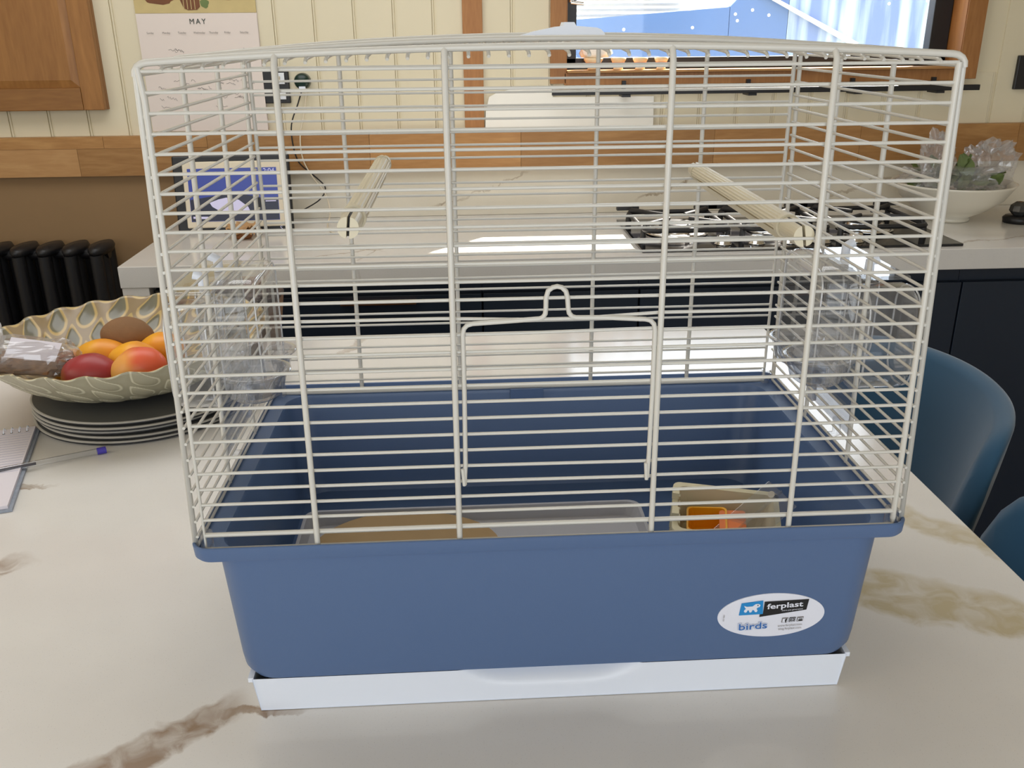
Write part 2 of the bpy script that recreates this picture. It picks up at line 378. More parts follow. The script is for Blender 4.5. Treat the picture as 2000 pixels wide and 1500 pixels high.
h.tube([(a0 + 0.012, yf - 0.022, 1.437), (a0 + 0.045, yf - 0.022, 1.434)], 0.005, 8); h.build('handle', M_['chrome'], win)

# ================================================================ worktops, cabinets
VC1 = srgb(192, 178, 144); VC2 = srgb(140, 112, 84)
isl_v = [(0.27, 0.155, 0.45, 0.035, 0.036, 0.95, VC1), (0.37, 0.27, 0.46, 0.17, 0.026, 0.8, VC1),
         (-0.36, -0.065, -0.235, 0.012, 0.018, 0.9, VC2), (-0.62, 0.10, -0.49, 0.23, 0.016, 0.7, VC2),
         (-0.64, 0.37, -0.53, 0.395, 0.004, 0.9, VC2), (-0.66, 0.52, -0.58, 0.57, 0.007, 0.9, VC2), (-0.275, 0.79, -0.22, 0.90, 0.007, 0.5, VC2), (-0.25, 0.0, -0.19, 0.006, 0.005, 1.0, VC2)]
QI = quartz('quartz_island', isl_v, 0.13)
iw = MB(); poly = [(-1.25, -0.95), (0.443, -0.95), (0.443, 0.875), (0.425, 0.895), (-1.25, 0.895)]
iw.prism(poly, lambda x, y, z: (x, y, z), ZI - 0.03, ZI)
tag(iw.build('worktop', QI, bevel=0.0015), 'white quartz island top with beige veins under the birdcage', 'worktop')
ib = thing('island_base', 'navy cabinet base carrying the white quartz island top', 'cabinet')
MB().box(-1.15, -0.85, 0.08, 0.14, 0.80, ZI - 0.0305).build('body', M_['navy'], ib, bevel=0.002)
MB().box(-1.10, -0.80, 0.0, 0.10, 0.75, 0.0795).build('plinth', M_['black'], ib)
for k in range(3):
    MB().box(-1.14 + k * 0.426, 0.8005, 0.10, -1.14 + k * 0.426 + 0.420, 0.82, ZI - 0.035).build('door', M_['navy'], ib, bevel=0.002)

YC = 1.414
QC = quartz('quartz_counter', [(-0.42, 1.47, -0.25, 1.55, 0.006, 0.7, vc), (-0.36, 1.60, -0.25, 1.50, 0.005, 0.6, vc), (-0.30, 1.42, -0.24, 1.55, 0.004, 0.7, vc),
                               (1.0, 1.44, 1.5, 1.6, 0.006, 0.5, vc)], 0.14, srgb(220, 217, 212))
tag(MB().box(-0.812, YC, ZI - 0.048, 2.4, YW - 0.0105, ZI).build('worktop', QC, bevel=0.0015), 'pale quartz counter slab along the back wall carrying the gas hob', 'worktop')
tag(MB().box(-0.810, YC + 0.002, 0.0, -0.752, YW - 0.011, ZI - 0.0485).build('end_panel', QC, bevel=0.001), 'pale quartz end panel standing under the radiator end of the counter', 'panel')
def cabinet(x0, x1, label, handle=None, drawers=False):
    c = thing('base_cabinet', label, 'cabinet', (x0, 0, 0), 'navy cabinets under the back counter'); w = x1 - x0
    MB().box(0.0005, YC + 0.045, 0.10, w - 0.0005, YW - 0.012, ZI - 0.049).build('body', M_['navy'], c)
    MB().box(0.0005, YC + 0.09, 0.0, w - 0.0005, YW - 0.02, 0.0995).build('plinth', M_['black'], c)
    zs = [(0.11, 0.36), (0.365, 0.60), (0.605, 0.815)] if drawers else [(0.11, 0.815)]
    for za, zb_ in zs:
        d = MB().box(0.002, YC + 0.025, za, w - 0.002, YC + 0.0445, zb_).build('drawer' if drawers else 'door', M_['navy'], c, bevel=0.0015)
        if handle and zb_ > 0.8: MB().box(handle[0] - x0, YC + 0.010, 0.797, handle[1] - x0, YC + 0.0249, 0.806).build('handle', M_['copper'], d, bevel=0.001)
cabinet(-0.62, -0.02, 'navy drawer unit with copper pull under the pale counter', (-0.34, -0.17), True)
cabinet(-0.02, 0.34, 'narrow navy cupboard between the drawer unit and the unit under the hob')
cabinet(0.34, 1.10, 'wide navy unit directly under the gas hob')
cabinet(1.10, 1.70, 'navy cupboard under the white salad bowl beside the blue chairs')
dw = thing('appliance', 'black built-in appliance beside the quartz end panel of the counter', 'appliance')
MB().box(-0.751, YC + 0.045, 0.0, -0.6205, YW - 0.012, ZI - 0.049).build('body', M_['black'], dw)
MB().box(-0.749, YC + 0.02, 0.10, -0.6225, YC + 0.0445, ZI - 0.06).build('door', M_['blackg'], dw, bevel=0.002)

# wall cabinet of oak
wc = thing('wall_cabinet', 'honey oak wall cabinet with a framed door above the radiator', 'cabinet', (-1.705, 1.903, 0))
XR = 0.742   # right edge relative
MB().box(0, 0.022, 1.191, XR, 0.0365, 2.1).build('body', M_['cabw'], wc, bevel=0.001)
d = thing('door', '', ''); del d['label']; del d['category']; d.parent = wc
bpy.data.objects.remove(d)
d = MB().box(0.36, 0.008, 1.236, XR - 0.045, 0.012, 2.05).build('door', M_['cabw'], wc)
MB().box(XR - 0.052, 0, 1.191, XR, 0.0215, 2.1).build('stile', M_['cabw'], d, bevel=0.002)
MB().box(0.33, 0, 1.191, 0.382, 0.0215, 2.1).build('stile', M_['cabw'], d, bevel=0.002)
MB().box(0.3825, 0, 1.191, XR - 0.0525, 0.0215, 1.245).build('rail', M_['cabwx'], d, bevel=0.002)
MB().box(0.3825, 0, 2.04, XR - 0.0525, 0.0215, 2.1).build('rail', M_['cabwx'], d, bevel=0.002)
pn = MB(); p0 = [(0.383, 1.2455), (XR - 0.053, 1.2455), (XR - 0.053, 2.039), (0.383, 2.039)]; p1 = [(0.402, 1.264), (XR - 0.072, 1.264), (XR - 0.072, 2.02), (0.402, 2.02)]
pn.loft([[(x, 0.0075, z) for x, z in p0], [(x, 0.003, z) for x, z in p1]], capt=True); pn.build('raised_panel', M_['cabw'], d)
# MB().box above is the door backing
MB().box(0.0, 0, 1.191, 0.3295, 0.0215, 2.1).build('door', M_['cabw'], wc, bevel=0.002)

# radiator: black column radiator
rd = thing('radiator', 'black cast-iron column radiator below the oak rail', 'radiator', (0, 1.80, 0))
for k in range(14):
    xx = -1.86 + k * 0.0655
    sec = MB()
    for yy in (0.0, 0.045, 0.09):
        sec.tube([(xx, yy, 0.12), (xx, yy, 0.84)], 0.0165, 10)
    sec.lathe([(0.0, 0.0), (0.024, 0.003), (0.027, 0.014), (0.024, 0.024), (0.0, 0.027)], (xx, 0.045, 0.836), 16, sx=1.0, sy=2.4)
    sec.lathe([(0.0, 0.0), (0.024, 0.003), (0.027, 0.014), (0.024, 0.024), (0.0, 0.027)], (xx, 0.045, 0.10), 16, sx=1.0, sy=2.4)
    if k in (0, 13): sec.box(xx - 0.012, 0.0, 0, xx + 0.012, 0.09, 0.11)
    sec.build('column', M_['black'], rd)
MB().tube([(-1.88, 0.045, 0.835), (-0.99, 0.045, 0.835)], 0.014, 8).tube([(-1.88, 0.045, 0.125), (-0.99, 0.045, 0.125)], 0.014, 8).build('header_pipe', M_['black'], rd)

# magnetic black shelf bar with clips under the window
br = thing('curtain_bar', 'long flat black bar below the window on small brackets', 'bar')
MB().box(0.178, 1.872, 1.214, 1.306, 1.884, 1.228).build('bar', M_['black'], br, bevel=0.001)
for xx in (0.37, 0.70, 0.98, 1.20):
    MB().box(xx - 0.011, 1.870, 1.208, xx + 0.011, YW - 0.0185, 1.2138).box(xx - 0.005, YW - 0.03, 1.2138, xx + 0.005, YW - 0.0185, 1.246).build('bracket', M_['black'], br)

sp_ = [(0.006, 1.1262), (0.455, 1.1262), (0.455, 1.2055), (0.185, 1.2065), (0.198, 1.2350), (0.180, 1.2300), (0.165, 1.2310), (0.146, 1.2352), (0.090, 1.2300), (0.040, 1.2195), (0.018, 1.2085), (0.009, 1.175)]  # white sheet added in place of the blown-out bright patch on the wall
tag(MB().prism(sp_, lambda x, z, y: (x, 1.9270 + 0.010 * (z - 1.126) / 0.11 + y, z), 0, 0.0010).build('bright_patch', mat('bright_patch_white', srgb(250, 248, 240), 0.6)), 'white sheet standing in for the bright patch on the wall below the window bar', 'paper')
# small pots on the sill
pm = mat('glazed_pot', srgb(240, 216, 176), 0.3); om = mat('orange_glaze', srgb(226, 140, 70), 0.4)
for i, (xx, lab, r) in enumerate([(0.294, 'widest pale egg cup on the window sill, next to the window handle', 0.026), (0.360, 'pale egg cup with orange band, second along the sill from the window handle', 0.0205),
                               (0.418, 'pale egg cup with orange band, third along the sill from the window handle', 0.0205), (0.474, 'pale egg cup with orange band, furthest along the sill from the window handle', 0.0185)]):
    c = thing('egg_cup', lab, 'cup', (xx, YW + 0.012, 1.2722), 'egg cups on the window sill')
    k = r / 0.02
    MB().lathe([(0.0, 0.0), (0.013, 0.0), (0.012 * k, 0.004), (0.011 * k, 0.010), (r * 0.95, 0.024), (r, 0.030), (r - 0.002, 0.030), (r * 0.85, 0.022), (0.0, 0.012)], n=24).build('cup', pm, c)
    MB().lathe([(0.0115 * k + 0.0006, 0.0105), (r * 0.80 + 0.0006, 0.019)], n=24).build('glaze_band', om, c)
rg = MB(); n = 28
rings = []
for (r, z) in [(0.0, 0.0), (0.028, 0.0), (0.036, 0.01), (0.034, 0.024), (0.03, 0.036), (0.018, 0.046), (0.0, 0.048)]:
    rings.append([((r * (1 + 0.14 * math.sin(3 * a + z * 80) + 0.06 * math.sin(7 * a))) * math.cos(a) * 1.15, r * 0.5 * math.sin(a), z) for a in [2 * PI * j / n for j in range(n)]])
rg.loft(rings, True)
tag(rg.build('cloth', mat('white_cotton', srgb(240, 240, 240), 0.9), loc=(0.300, YW + 0.030, 1.3025)), 'crumpled white cloth lying on the widest egg cup', 'cloth')

# ================================================================ outside the window
oc = thing('shed', 'blue painted metal outbuilding with white corrugated roof beyond the window', 'building', (0, 3.4, 0))
bs = mat('blue_sheet_metal', srgb(54, 86, 138), 0.35, var=0.2, vscale=2.5)
bs2 = mat('streaked_blue_sheet', srgb(110, 145, 200), 0.4)
t_ = bs2.node_tree; p_ = t_.nodes['Principled BSDF']; tc = t_.nodes.new('ShaderNodeTexCoord'); mp = t_.nodes.new('ShaderNodeMapping'); mp.inputs['Scale'].default_value = (9, 9, 0.7)
mp.inputs['Rotation'].default_value = (0, 0.12, 0)
nn = t_.nodes.new('ShaderNodeTexNoise'); nn.inputs['Scale'].default_value = 1.6; nn.inputs['Detail'].default_value = 4
cr = t_.nodes.new('ShaderNodeValToRGB'); cr.color_ramp.elements[0].position = 0.42; cr.color_ramp.elements[1].position = 0.68
cr.color_ramp.elements[0].color = srgb(76, 100, 150); cr.color_ramp.elements[1].color = srgb(150, 170, 190)
L(t_, tc.outputs['Object'], mp.inputs[0]); L(t_, mp.outputs[0], nn.inputs['Vector']); L(t_, nn.outputs[0], cr.inputs[0]); L(t_, cr.outputs[0], p_.inputs['Base Color'])
wm = mat('white_sheet', srgb(235, 238, 240), 0.5)
f3 = lambda x, z, y: (x, y, z)
MB().prism([(0.0, 0.0), (1.055, 0.0), (1.055, 1.452), (0.429, 1.41), (0.0, 1.37)], f3, 0, 0.03).build('sheet_panel', bs, oc)
MB().prism([(1.057, 0.0), (1.30, 0.0), (1.30, 1.70), (1.057, 1.454)], f3, 0, 0.03).build('sheet_panel', bs, oc)
MB().prism([(1.302, 0.0), (3.0, 0.0), (3.0, 1.98), (1.302, 1.70)], f3, 0, 0.03).build('sheet_panel', bs2, oc)
cv = MB()
for k in range(9): cv.box(0.0, 0.35, 1.39 + k * 0.022, 0.98, 0.40, 1.40 + k * 0.022)
cv.box(0.0, 0.39, 0.0, 0.98, 0.5, 1.60); cv.build('louvre_slats', wm, oc)
MB().box(0.985, 0.3, 0, 3.2, 0.34, 1.52).build('rear_wall', wm, oc)
MB().prism([(1.18, 1.50), (1.20, 1.50), (1.60, 1.31), (1.58, 1.30)], f3, -0.03, -0.0005).build('strut', wm, oc)
rv_ = MB()
for xx, zz in ((0.62, 1.37), (0.66, 1.305), (0.63, 1.35), (0.90, 1.335), (0.905, 1.375), (1.09, 1.40), (1.08, 1.425), (1.22, 1.42), (1.72, 1.46), (1.88, 1.47), (2.0, 1.44), (1.15, 1.44)):
    o_ = MB().lathe([(0.0065, 0.0), (0.005, 0.004), (0.0, 0.006)], (0, 0, 0), 8)
    o2 = o_.build('rivet', M_['white'], oc, loc=(xx, 0.0, zz)); o2.rotation_euler = (PI / 2, 0, 0)
gr = struct(MB().box(-6, 2.1, -0.3, 8, 12, -0.02).build('ground', mat('paving', srgb(170, 165, 155), 0.9)))
ev = struct(MB().box(-0.6, 2.052, 1.845, 2.6, 2.16, 1.90).build('sun_blocker', M_['black']))   # added unseen eave that cuts off the sun patch on the counter

# ================================================================ birdcage
ZB = 1.0408; SP = 0.0115; D = 0.2904; UX = (0.0667, 0.1641, 0.2403); KTOP = 27
ZT_ = ZB + SP * KTOP
def sx_(z): return 1 - 0.026 * (z - ZB)
def yF(z): return 0.0206 * (z - ZB)
def yB(z): return D - 0.0136 * (z - ZB)
RW, RU = 0.00112, 0.0020
cage = thing('birdcage', 'white wire birdcage on a blue plastic base standing on the island', 'birdcage')
# -- base
mb = MB()
ox = [(0.2215, 0.0010, 0.2835, ZI + 0.0300), (0.2258, 0.0003, 0.2868, ZI + 0.0306), (0.2300, -0.0004, 0.2890, ZI + 0.036), (0.2312, -0.0010, 0.2900, ZI + 0.046), (0.2362, -0.0050, 0.2950, ZB - 0.0060),
      (0.2372, -0.0062, 0.2960, ZB - 0.0056), (0.2478, -0.0072, 0.2965, ZB - 0.0054), (0.2493, -0.0080, 0.2975, ZB - 0.0035), (0.2500, -0.0080, 0.298, ZB + 0.0048), (0.2490, -0.0072, 0.297, ZB + 0.0054),
      (0.2482, -0.0064, 0.2962, ZB + 0.0050), (0.2476, -0.0058, 0.2956, ZB - 0.0015), (0.2345, 0.0030, 0.2870, ZB - 0.0030), (0.2330, 0.0040, 0.2860, ZB - 0.006), (0.2290, 0.0020, 0.2860, ZI + 0.046), (0.2230, 0.006, 0.2810, ZI + 0.0345)]
rings = []
for i, (hx, y0, y1, z) in enumerate(ox):
    r = 0.012 if 5 < i < 12 else 0.022
    rings.append(rrect(-hx, y0, hx, y1, r, z, 8))
mb.loft(rings, True, capb=True, capt=True)
base = mb.build('base', M_['blue'], cage, doubles=True)
e = base.modifiers.new('es', 'EDGE_SPLIT'); e.split_angle = math.radians(35)
MB().box(-0.0165, 0.2828, ZB - 0.012, 0.0165, 0.2855, ZB - 0.001).build('back_tab', M_['blue'], base)
for sgn in (-1, 1):
    for yy in (0.004, 0.286):
        MB().tube([(sgn * 0.2405, yy, ZB - 0.0015), (sgn * 0.2405, yy, ZB + 0.012)], 0.0045, 10).build('corner_clip', M_['clear2'], base)
# -- drawer tray
tr = MB(); hx0, hx1 = 0.2188, 0.2222
NX, NZ = 80, 14
zt0, zt1 = ZI + 0.0005, ZI + 0.0292
grid = []
for j in range(NZ + 1):
    w = j / NZ; z = zt0 + (zt1 - zt0) * w; hx = hx0 + (hx1 - hx0) * w
    for i in range(NX + 1):
        xx = -hx + 2 * hx * i / NX
        y = 0.0022 - 0.0008 * w
        q = max(0.0, 1 - abs((xx + 0.002) / 0.068) ** 5)
        q2 = max(0.0, min(1, (w - (0.42 + 0.56 * (1 - q))) / 0.5)); q2 = q2 * q2 * (3 - 2 * q2)
        y += 0.013 * q2 * q
        grid.append((xx, y, z))
fs = [(j * (NX + 1) + i, j * (NX + 1) + i + 1, (j + 1) * (NX + 1) + i + 1, (j + 1) * (NX + 1) + i) for j in range(NZ) for i in range(NX)]
tr.add(grid, fs, True)
tr.box(-hx0, 0.0135, zt0, hx0, 0.282, zt0 + 0.004)
tr.add([(-hx0, 0.0015, zt0), (hx0, 0.0015, zt0), (hx0, 0.014, zt0), (-hx0, 0.014, zt0)], [(3, 2, 1, 0)])
for s in (-1, 1):
    tr.add([(s * hx0, 0.0015, zt0), (s * hx0, 0.282, zt0), (s * hx1, 0.282, zt1), (s * hx1, 0.0003, zt1)], [(0, 1, 2, 3) if s > 0 else (3, 2, 1, 0)])
    tr.box(s * 0.2215, 0.002, ZI + 0.0262, s * 0.2255, 0.282, ZI + 0.0299)
tr.add([(-hx0, 0.282, zt0), (hx0, 0.282, zt0), (hx1, 0.282, zt1), (-hx1, 0.282, zt1)], [(1, 0, 3, 2)])
tr.build('drawer_tray', M_['white'], cage)

# -- wire panels: the part is the frame, wires and uprights are its pieces
def wire_obj(name, pts, r, par, n=6): return MB().tube(pts, r, n).build(name, M_['wire'], par)
def ztop(x, y): 
    return 1.3555 + 0.0065 * (1 - (x / 0.24) ** 2) + 0.0058 * math.sin(PI * max(0, min(1, y / D))) * (1 - (abs(x) / 0.262) ** 2)
def up_x(i): return (UX[abs(i) - 1]) * (1 if i > 0 else -1)
# front
fp = wire_obj('front_panel', [(-0.2403, yF(ZT_) + 0.0008, ZT_ + 0.002)] + [(-0.2403 * sx_(ZB + t * (ZT_ - ZB)), yF(ZB + t * (ZT_ - ZB)), ZB + t * (ZT_ - ZB)) for t in (0.95, 0.5, 0.0)] +
              [(0.2403, 0, ZB)] + [(0.2403 * sx_(ZB + t * (ZT_ - ZB)), yF(ZB + t * (ZT_ - ZB)), ZB + t * (ZT_ - ZB)) for t in (0.02, 0.5, 1.0)], RU, cage, 8)
for i in (-2, -1, 1, 2):
    X = up_x(i)
    wire_obj('upright', [(X, yF(ZB) - RU - RW, ZB - 0.001), (X * sx_(1.2), yF(1.2) - RU - RW, 1.2), (X * sx_(ZT_), yF(ZT_) - RU - RW, ZT_ + 0.003), (X * sx_(ZT_), yF(ZT_) + 0.001, ztop(X, 0.008) - 0.0005)], RU, fp, 8)
door_k = range(4, 14)
for k in range(1, KTOP + 1):
    z = ZB + SP * k; s = sx_(z); y = yF(z); r = 0.0017 if k == 1 else RW
    if k in door_k:
        wire_obj('wire', [(-0.2403 * s, y, z), (-0.0672, y, z)], r, fp); wire_obj('wire', [(0.0672, y, z), (0.2403 * s, y, z)], r, fp)
    elif k == 14:
        wire_obj('wire', [(-0.2403 * s, y, z), (-0.075, y, z - 0.0004), (-0.0667, y, z - 0.0006), (-0.03, y, z - 0.0020), (-0.01, y, z - 0.0024), (0.012, y, z - 0.0024), (0.03, y, z - 0.0016), (0.0667, y, z + 0.0002), (0.2403 * s, y, z)], r, fp)
    else:
        wire_obj('wire', [(-0.2403 * s, y, z), (0.2403 * s, y, z)], r, fp)
# door
yd = lambda z: yF(z) - 0.0022
dpts = []
def P(x, z): dpts.append((x, yd(z), z))
P(-0.0620, 1.0852); P(-0.0622, 1.0862); P(-0.0612, 1.10); P(-0.0605, 1.15); P(-0.0604, 1.1915); P(-0.0596, 1.1950); P(-0.0575, 1.1972); P(-0.054, 1.1982)
P(-0.03, 1.1994); P(-0.0115, 1.2004); P(-0.0092, 1.2014); P(-0.0078, 1.2035); P(-0.0074, 1.2070); P(-0.0073, 1.2140); P(-0.0060, 1.2185); P(-0.0032, 1.2206); P(-0.0004, 1.2212)
P(0.0026, 1.2205); P(0.0052, 1.2180); P(0.0063, 1.2140); P(0.0068, 1.2070); P(0.0074, 1.2038); P(0.0092, 1.2015); P(0.0118, 1.2006); P(0.03, 1.2002); P(0.0565, 1.1984); P(0.0598, 1.1975); P(0.0622, 1.1950); P(0.0630, 1.1915); P(0.0632, 1.15); P(0.0628, 1.10); P(0.0622, 1.0862)
dr = MB().tube(dpts, 0.0016, 8)
for xx in (-0.0633, 0.0607): dr.tube([(xx, yd(1.0852) - 0.001, 1.0975), (xx + 0.0010, yd(1.0852) - 0.0012, 1.0852)], 0.0013, 8)
door = dr.build('door', M_['wire'], cage); 
for k in door_k:
    z = ZB + SP * k
    if k < 13: wire_obj('wire', [(-0.0672, yF(z), z), (0.0672, yF(z), z - (0.0008 if k in (4, 5) else 0))], RW, door)
    else: wire_obj('wire', [(-0.0672, yF(z), z), (-0.02, yF(z), z + 0.0002), (0.0672, yF(z), z + 0.0014)], RW, door)
# back
bp = wire_obj('back_panel', [(-0.2403 * sx_(ZT_), yB(ZT_), ZT_ + 0.003), (-0.2403, yB(ZB), ZB - 0.001), (0.2403, yB(ZB), ZB - 0.001), (0.2403 * sx_(ZT_), yB(ZT_), ZT_ + 0.003)], RU, cage, 8)
for i in (-2, -1, 1, 2):
    X = up_x(i) + (0.001 if i < 0 else -0.002)
    wire_obj('upright', [(X, yB(ZB) + RU + RW, ZB), (X * sx_(ZT_), yB(ZT_) + RU + RW, ZT_ + 0.004)], RU, bp, 8)
for k in range(1, KTOP + 1):
    z = ZB + SP * (0.03 + k * 0.972); s = sx_(z); wire_obj('wire', [(-0.2403 * s, yB(z), z), (0.2403 * s, yB(z), z)], RW, bp)
# sides
for sg in (-1, 1):
    spn = 'side_panel'
    xs = lambda z: sg * (0.2482 - 0.019 * (z - ZB)); xw = lambda z: xs(z) - sg * 0.0022
    ys = (0.0030, 0.100, 0.193, 0.2850)
    fpn = wire_obj(spn, [(xs(ZT_), ys[0] + 0.0060, ZT_ - 0.001), (xs(ZB), ys[0], ZB + 0.001), (xs(ZB), ys[3], ZB + 0.001), (xs(ZT_), ys[3] - 0.002, ZT_ - 0.001)], RU, cage, 8)
    for yy in ys[1:3]: wire_obj('upright', [(xs(ZB), yy, ZB), (xs(ZT_), yy, ZT_ - 0.001)], RU, fpn, 8)
    for k in range(1, KTOP + 1):
        z = ZB + SP * k - 0.002
        wire_obj('wire', [(xw(z), yF(z) + 0.0015, z), (xw(z), yB(z) - 0.002, z)], RW, fpn)
# roof
def roofbar(y, r, par=None):
    body = []
    for i in range(25):
        xx = -0.2345 + 0.469 * i / 24; body.append((xx, y, ztop(xx, y)))
    zl = body[0][2]
    pts = [(-0.2425, y, ZT_ - 0.003), (-0.2422, y, zl - 0.0045), (-0.2406, y, zl - 0.0022), (-0.2378, y, zl - 0.0006)] + body + [(0.2378, y, zl - 0.0006), (0.2406, y, zl - 0.0022), (0.2422, y, zl - 0.0045), (0.2425, y, ZT_ - 0.003)]
    return wire_obj('long_bar', pts, r, par or cage, 8)
roof = roofbar(0.0078, 0.0021); roof.name = 'roof_panel'
for yy in (0.075, 0.145, 0.215, 0.283): roofbar(yy, 0.0019, roof)
NR = 41
for i in range(1, NR):
    xx = -0.2385 + 0.477 * i / NR
    pts = [(xx, 0.0052, ztop(xx, 0.0078) - 0.0050), (xx, 0.0078, ztop(xx, 0.0078) - 0.0034)] + [(xx, 0.012 + (D - 0.02) * q / 10, ztop(xx, 0.012 + (D - 0.02) * q / 10) - 0.0030) for q in range(11)]
    wire_obj('wire', pts, RW, roof)
lt = MB()
lp = [(-0.014, -0.002), (-0.004, 0.0005), (0.012, 0.0035), (0.016, 0.0038), (0.017, 0.0065), (0.024, 0.0065), (0.0255, 0.0040), (0.040, 0.0030), (0.043, 0.0020), (0.046, -0.001), (0.046, -0.0035), (-0.014, -0.0035)]
lt.prism([(a, b) for a, b in lp], lambda x, z, y: (x, 0.135 + y, ztop(x, 0.14) + 0.002 + z), 0, 0.022)
lt.build('roof_latch', M_['white'], roof)

# -- sticker on the base front
st_par = bpy.data.objects.new('sticker', None)
SC = Vector((0.1592, 0, 0.9700)); yS = lambda z: -0.0010 - 0.0040 * (z - (ZI + 0.046)) / (ZB - 0.006 - ZI - 0.046) - 0.0006
zd = Vector((0, -0.0040 / 0.0888, 1)).normalized()
def SP3(x, z, off=0.0): return (SC.x + x, yS(SC.z + z) - off, SC.z + z)
ell = [(0.0398 * math.cos(2 * PI * j / 64), 0.0194 * math.sin(2 * PI * j / 64)) for j in range(64)]
bpy.data.objects.remove(st_par)
sk = MB().prism(ell, lambda x, z, h: SP3(x, z, h), -0.0008, 0.0).build('sticker', M_['sticker'], cage)
def sflat(name, poly, m, off): return MB().prism(poly, lambda x, z, h: SP3(x, z, h), off, off + 0.0002).build(name, m, sk)
Q = lambda X, Y: ((X - 1007) / 850 * 0.0398, -(Y - 555) / 345 * 0.0194 + (X - 1007) * -0.0000012)   # sticker artwork units
sflat('printed_block', [Q(512, 355), Q(850, 315), Q(868, 528), Q(490, 545)][::-1], M_['cyan'], 0.0003)
sflat('printed_block', [Q(876, 335), Q(1575, 305), Q(1555, 470), Q(820, 575), Q(822, 535), Q(870, 530)][::-1], M_['blackp'], 0.0003)
dog = [(555, 390), (600, 405), (690, 400), (735, 365), (780, 362), (812, 380), (800, 410), (770, 420), (755, 440), (775, 465), (765, 490), (735, 490), (722, 465), (700, 455), (690, 465), (682, 490), (655, 498), (640, 478), (640, 462), (615, 462), (605, 490), (580, 498), (560, 480), (568, 455), (590, 440), (570, 420)]
sflat('printed_animal', [Q(*p) for p in dog][::-1], M_['sticker'], 0.0006)
sflat('printed_eye', [Q(770 + 9 * math.cos(a), 384 + 9 * math.sin(a)) for a in [PI * 2 * j / 8 for j in range(8)]][::-1], M_['blackp'], 0.0009)
def stext(body, X, Y, h, m, w=None, rot=0.0, bold=0, off=0.0010, name='lettering', halo=False):
    a = math.radians(rot); xd = Vector((math.cos(a), 0, math.sin(a))); z2 = Vector((-math.sin(a), zd.y, math.cos(a)))
    px_, pz_ = Q(X, Y); size = h / 345 * 0.0194 * 1.37
    o = text(name, body, size, m, sk, SP3(px_, pz_, off), xd, z2, bold=bold * size)
    xs_ = [v.co.x for v in o.data.vertices]; cur = max(xs_) - min(xs_)
    if w:
        k = (w / 850 * 0.0398) / cur; x0 = min(xs_)
        for v in o.data.vertices: 
            v.co.z += (v.co.x - x0) * (k - 1) * math.tan(a); v.co.x = x0 + (v.co.x - x0) * k
    return o
stext('ferplast', 920, 445, 85, M_['sticker'], 575, 3.0, 0.02)
stext('more pet generation', 1160, 482, 24, M_['sticker'], 330, 3.5)
hl = stext('birds', 504, 784, 108, M_['halo'], 485, 3.0, 0.10, off=0.0003); hl2 = stext('birds', 504, 782, 108, M_['sticker'], 472, 3.0, 0.055, off=0.0006)
stext('birds', 504, 782, 108, M_['bluep'], 455, 3.0, 0.012, off=0.0009)
stext('www.ferplast.com', 1128, 736, 34, M_['inkg'], 390, 2.5); stext('blog.ferplast.com', 1145, 788, 34, M_['inkg'], 365, 2.5)
stext('ISO 9001', 262, 628, 20, M_['inkg'], None, 88)
for i, X in enumerate((1190, 1308, 1432)):
    dz = -i * 6
    sq = [(X, 600 + dz), (X + 98, 594 + dz), (X + 92, 665 + dz), (X - 6, 672 + dz)]
    sflat('printed_icon', [Q(*p) for p in sq][::-1], M_['blackp'] if i == 1 else M_['inkg'], 0.0003)
    ins = [(X + 9, 609 + dz), (X + 88, 604 + dz), (X + 83, 657 + dz), (X + 4, 662 + dz)]
    sflat('printed_icon', [Q(*p) for p in ins][::-1], M_['sticker'], 0.0006)
    if i == 0: stext('f', X + 48, 664, 58, M_['blackp'], 36, 3, 0.06)
    if i == 1:
        sflat('printed_icon', [Q(*p) for p in [(X + 14, 613 + dz), (X + 82, 609 + dz), (X + 78, 652 + dz), (X + 10, 656 + dz)]][::-1], M_['blackp'], 0.0007)
        sflat('printed_icon', [Q(X + 46 + 19 * math.cos(a), 632 + dz + 15 * math.sin(a)) for a in [PI * 2 * j / 16 for j in range(16)]][::-1], M_['sticker'], 0.0009)
        sflat('printed_icon', [Q(X + 46 + 11 * math.cos(a), 632 + dz + 9 * math.sin(a)) for a in [PI * 2 * j / 16 for j in range(16)]][::-1], M_['blackp'], 0.0012)
    if i == 2:
        sflat('printed_icon', [Q(*p) for p in [(X + 16, 634 + dz), (X + 80, 630 + dz), (X + 78, 655 + dz), (X + 14, 658 + dz)]][::-1], M_['blackp'], 0.0007)
        stext('You', X + 18, 628 + dz, 24, M_['blackp'], 60, 3, 0.03)

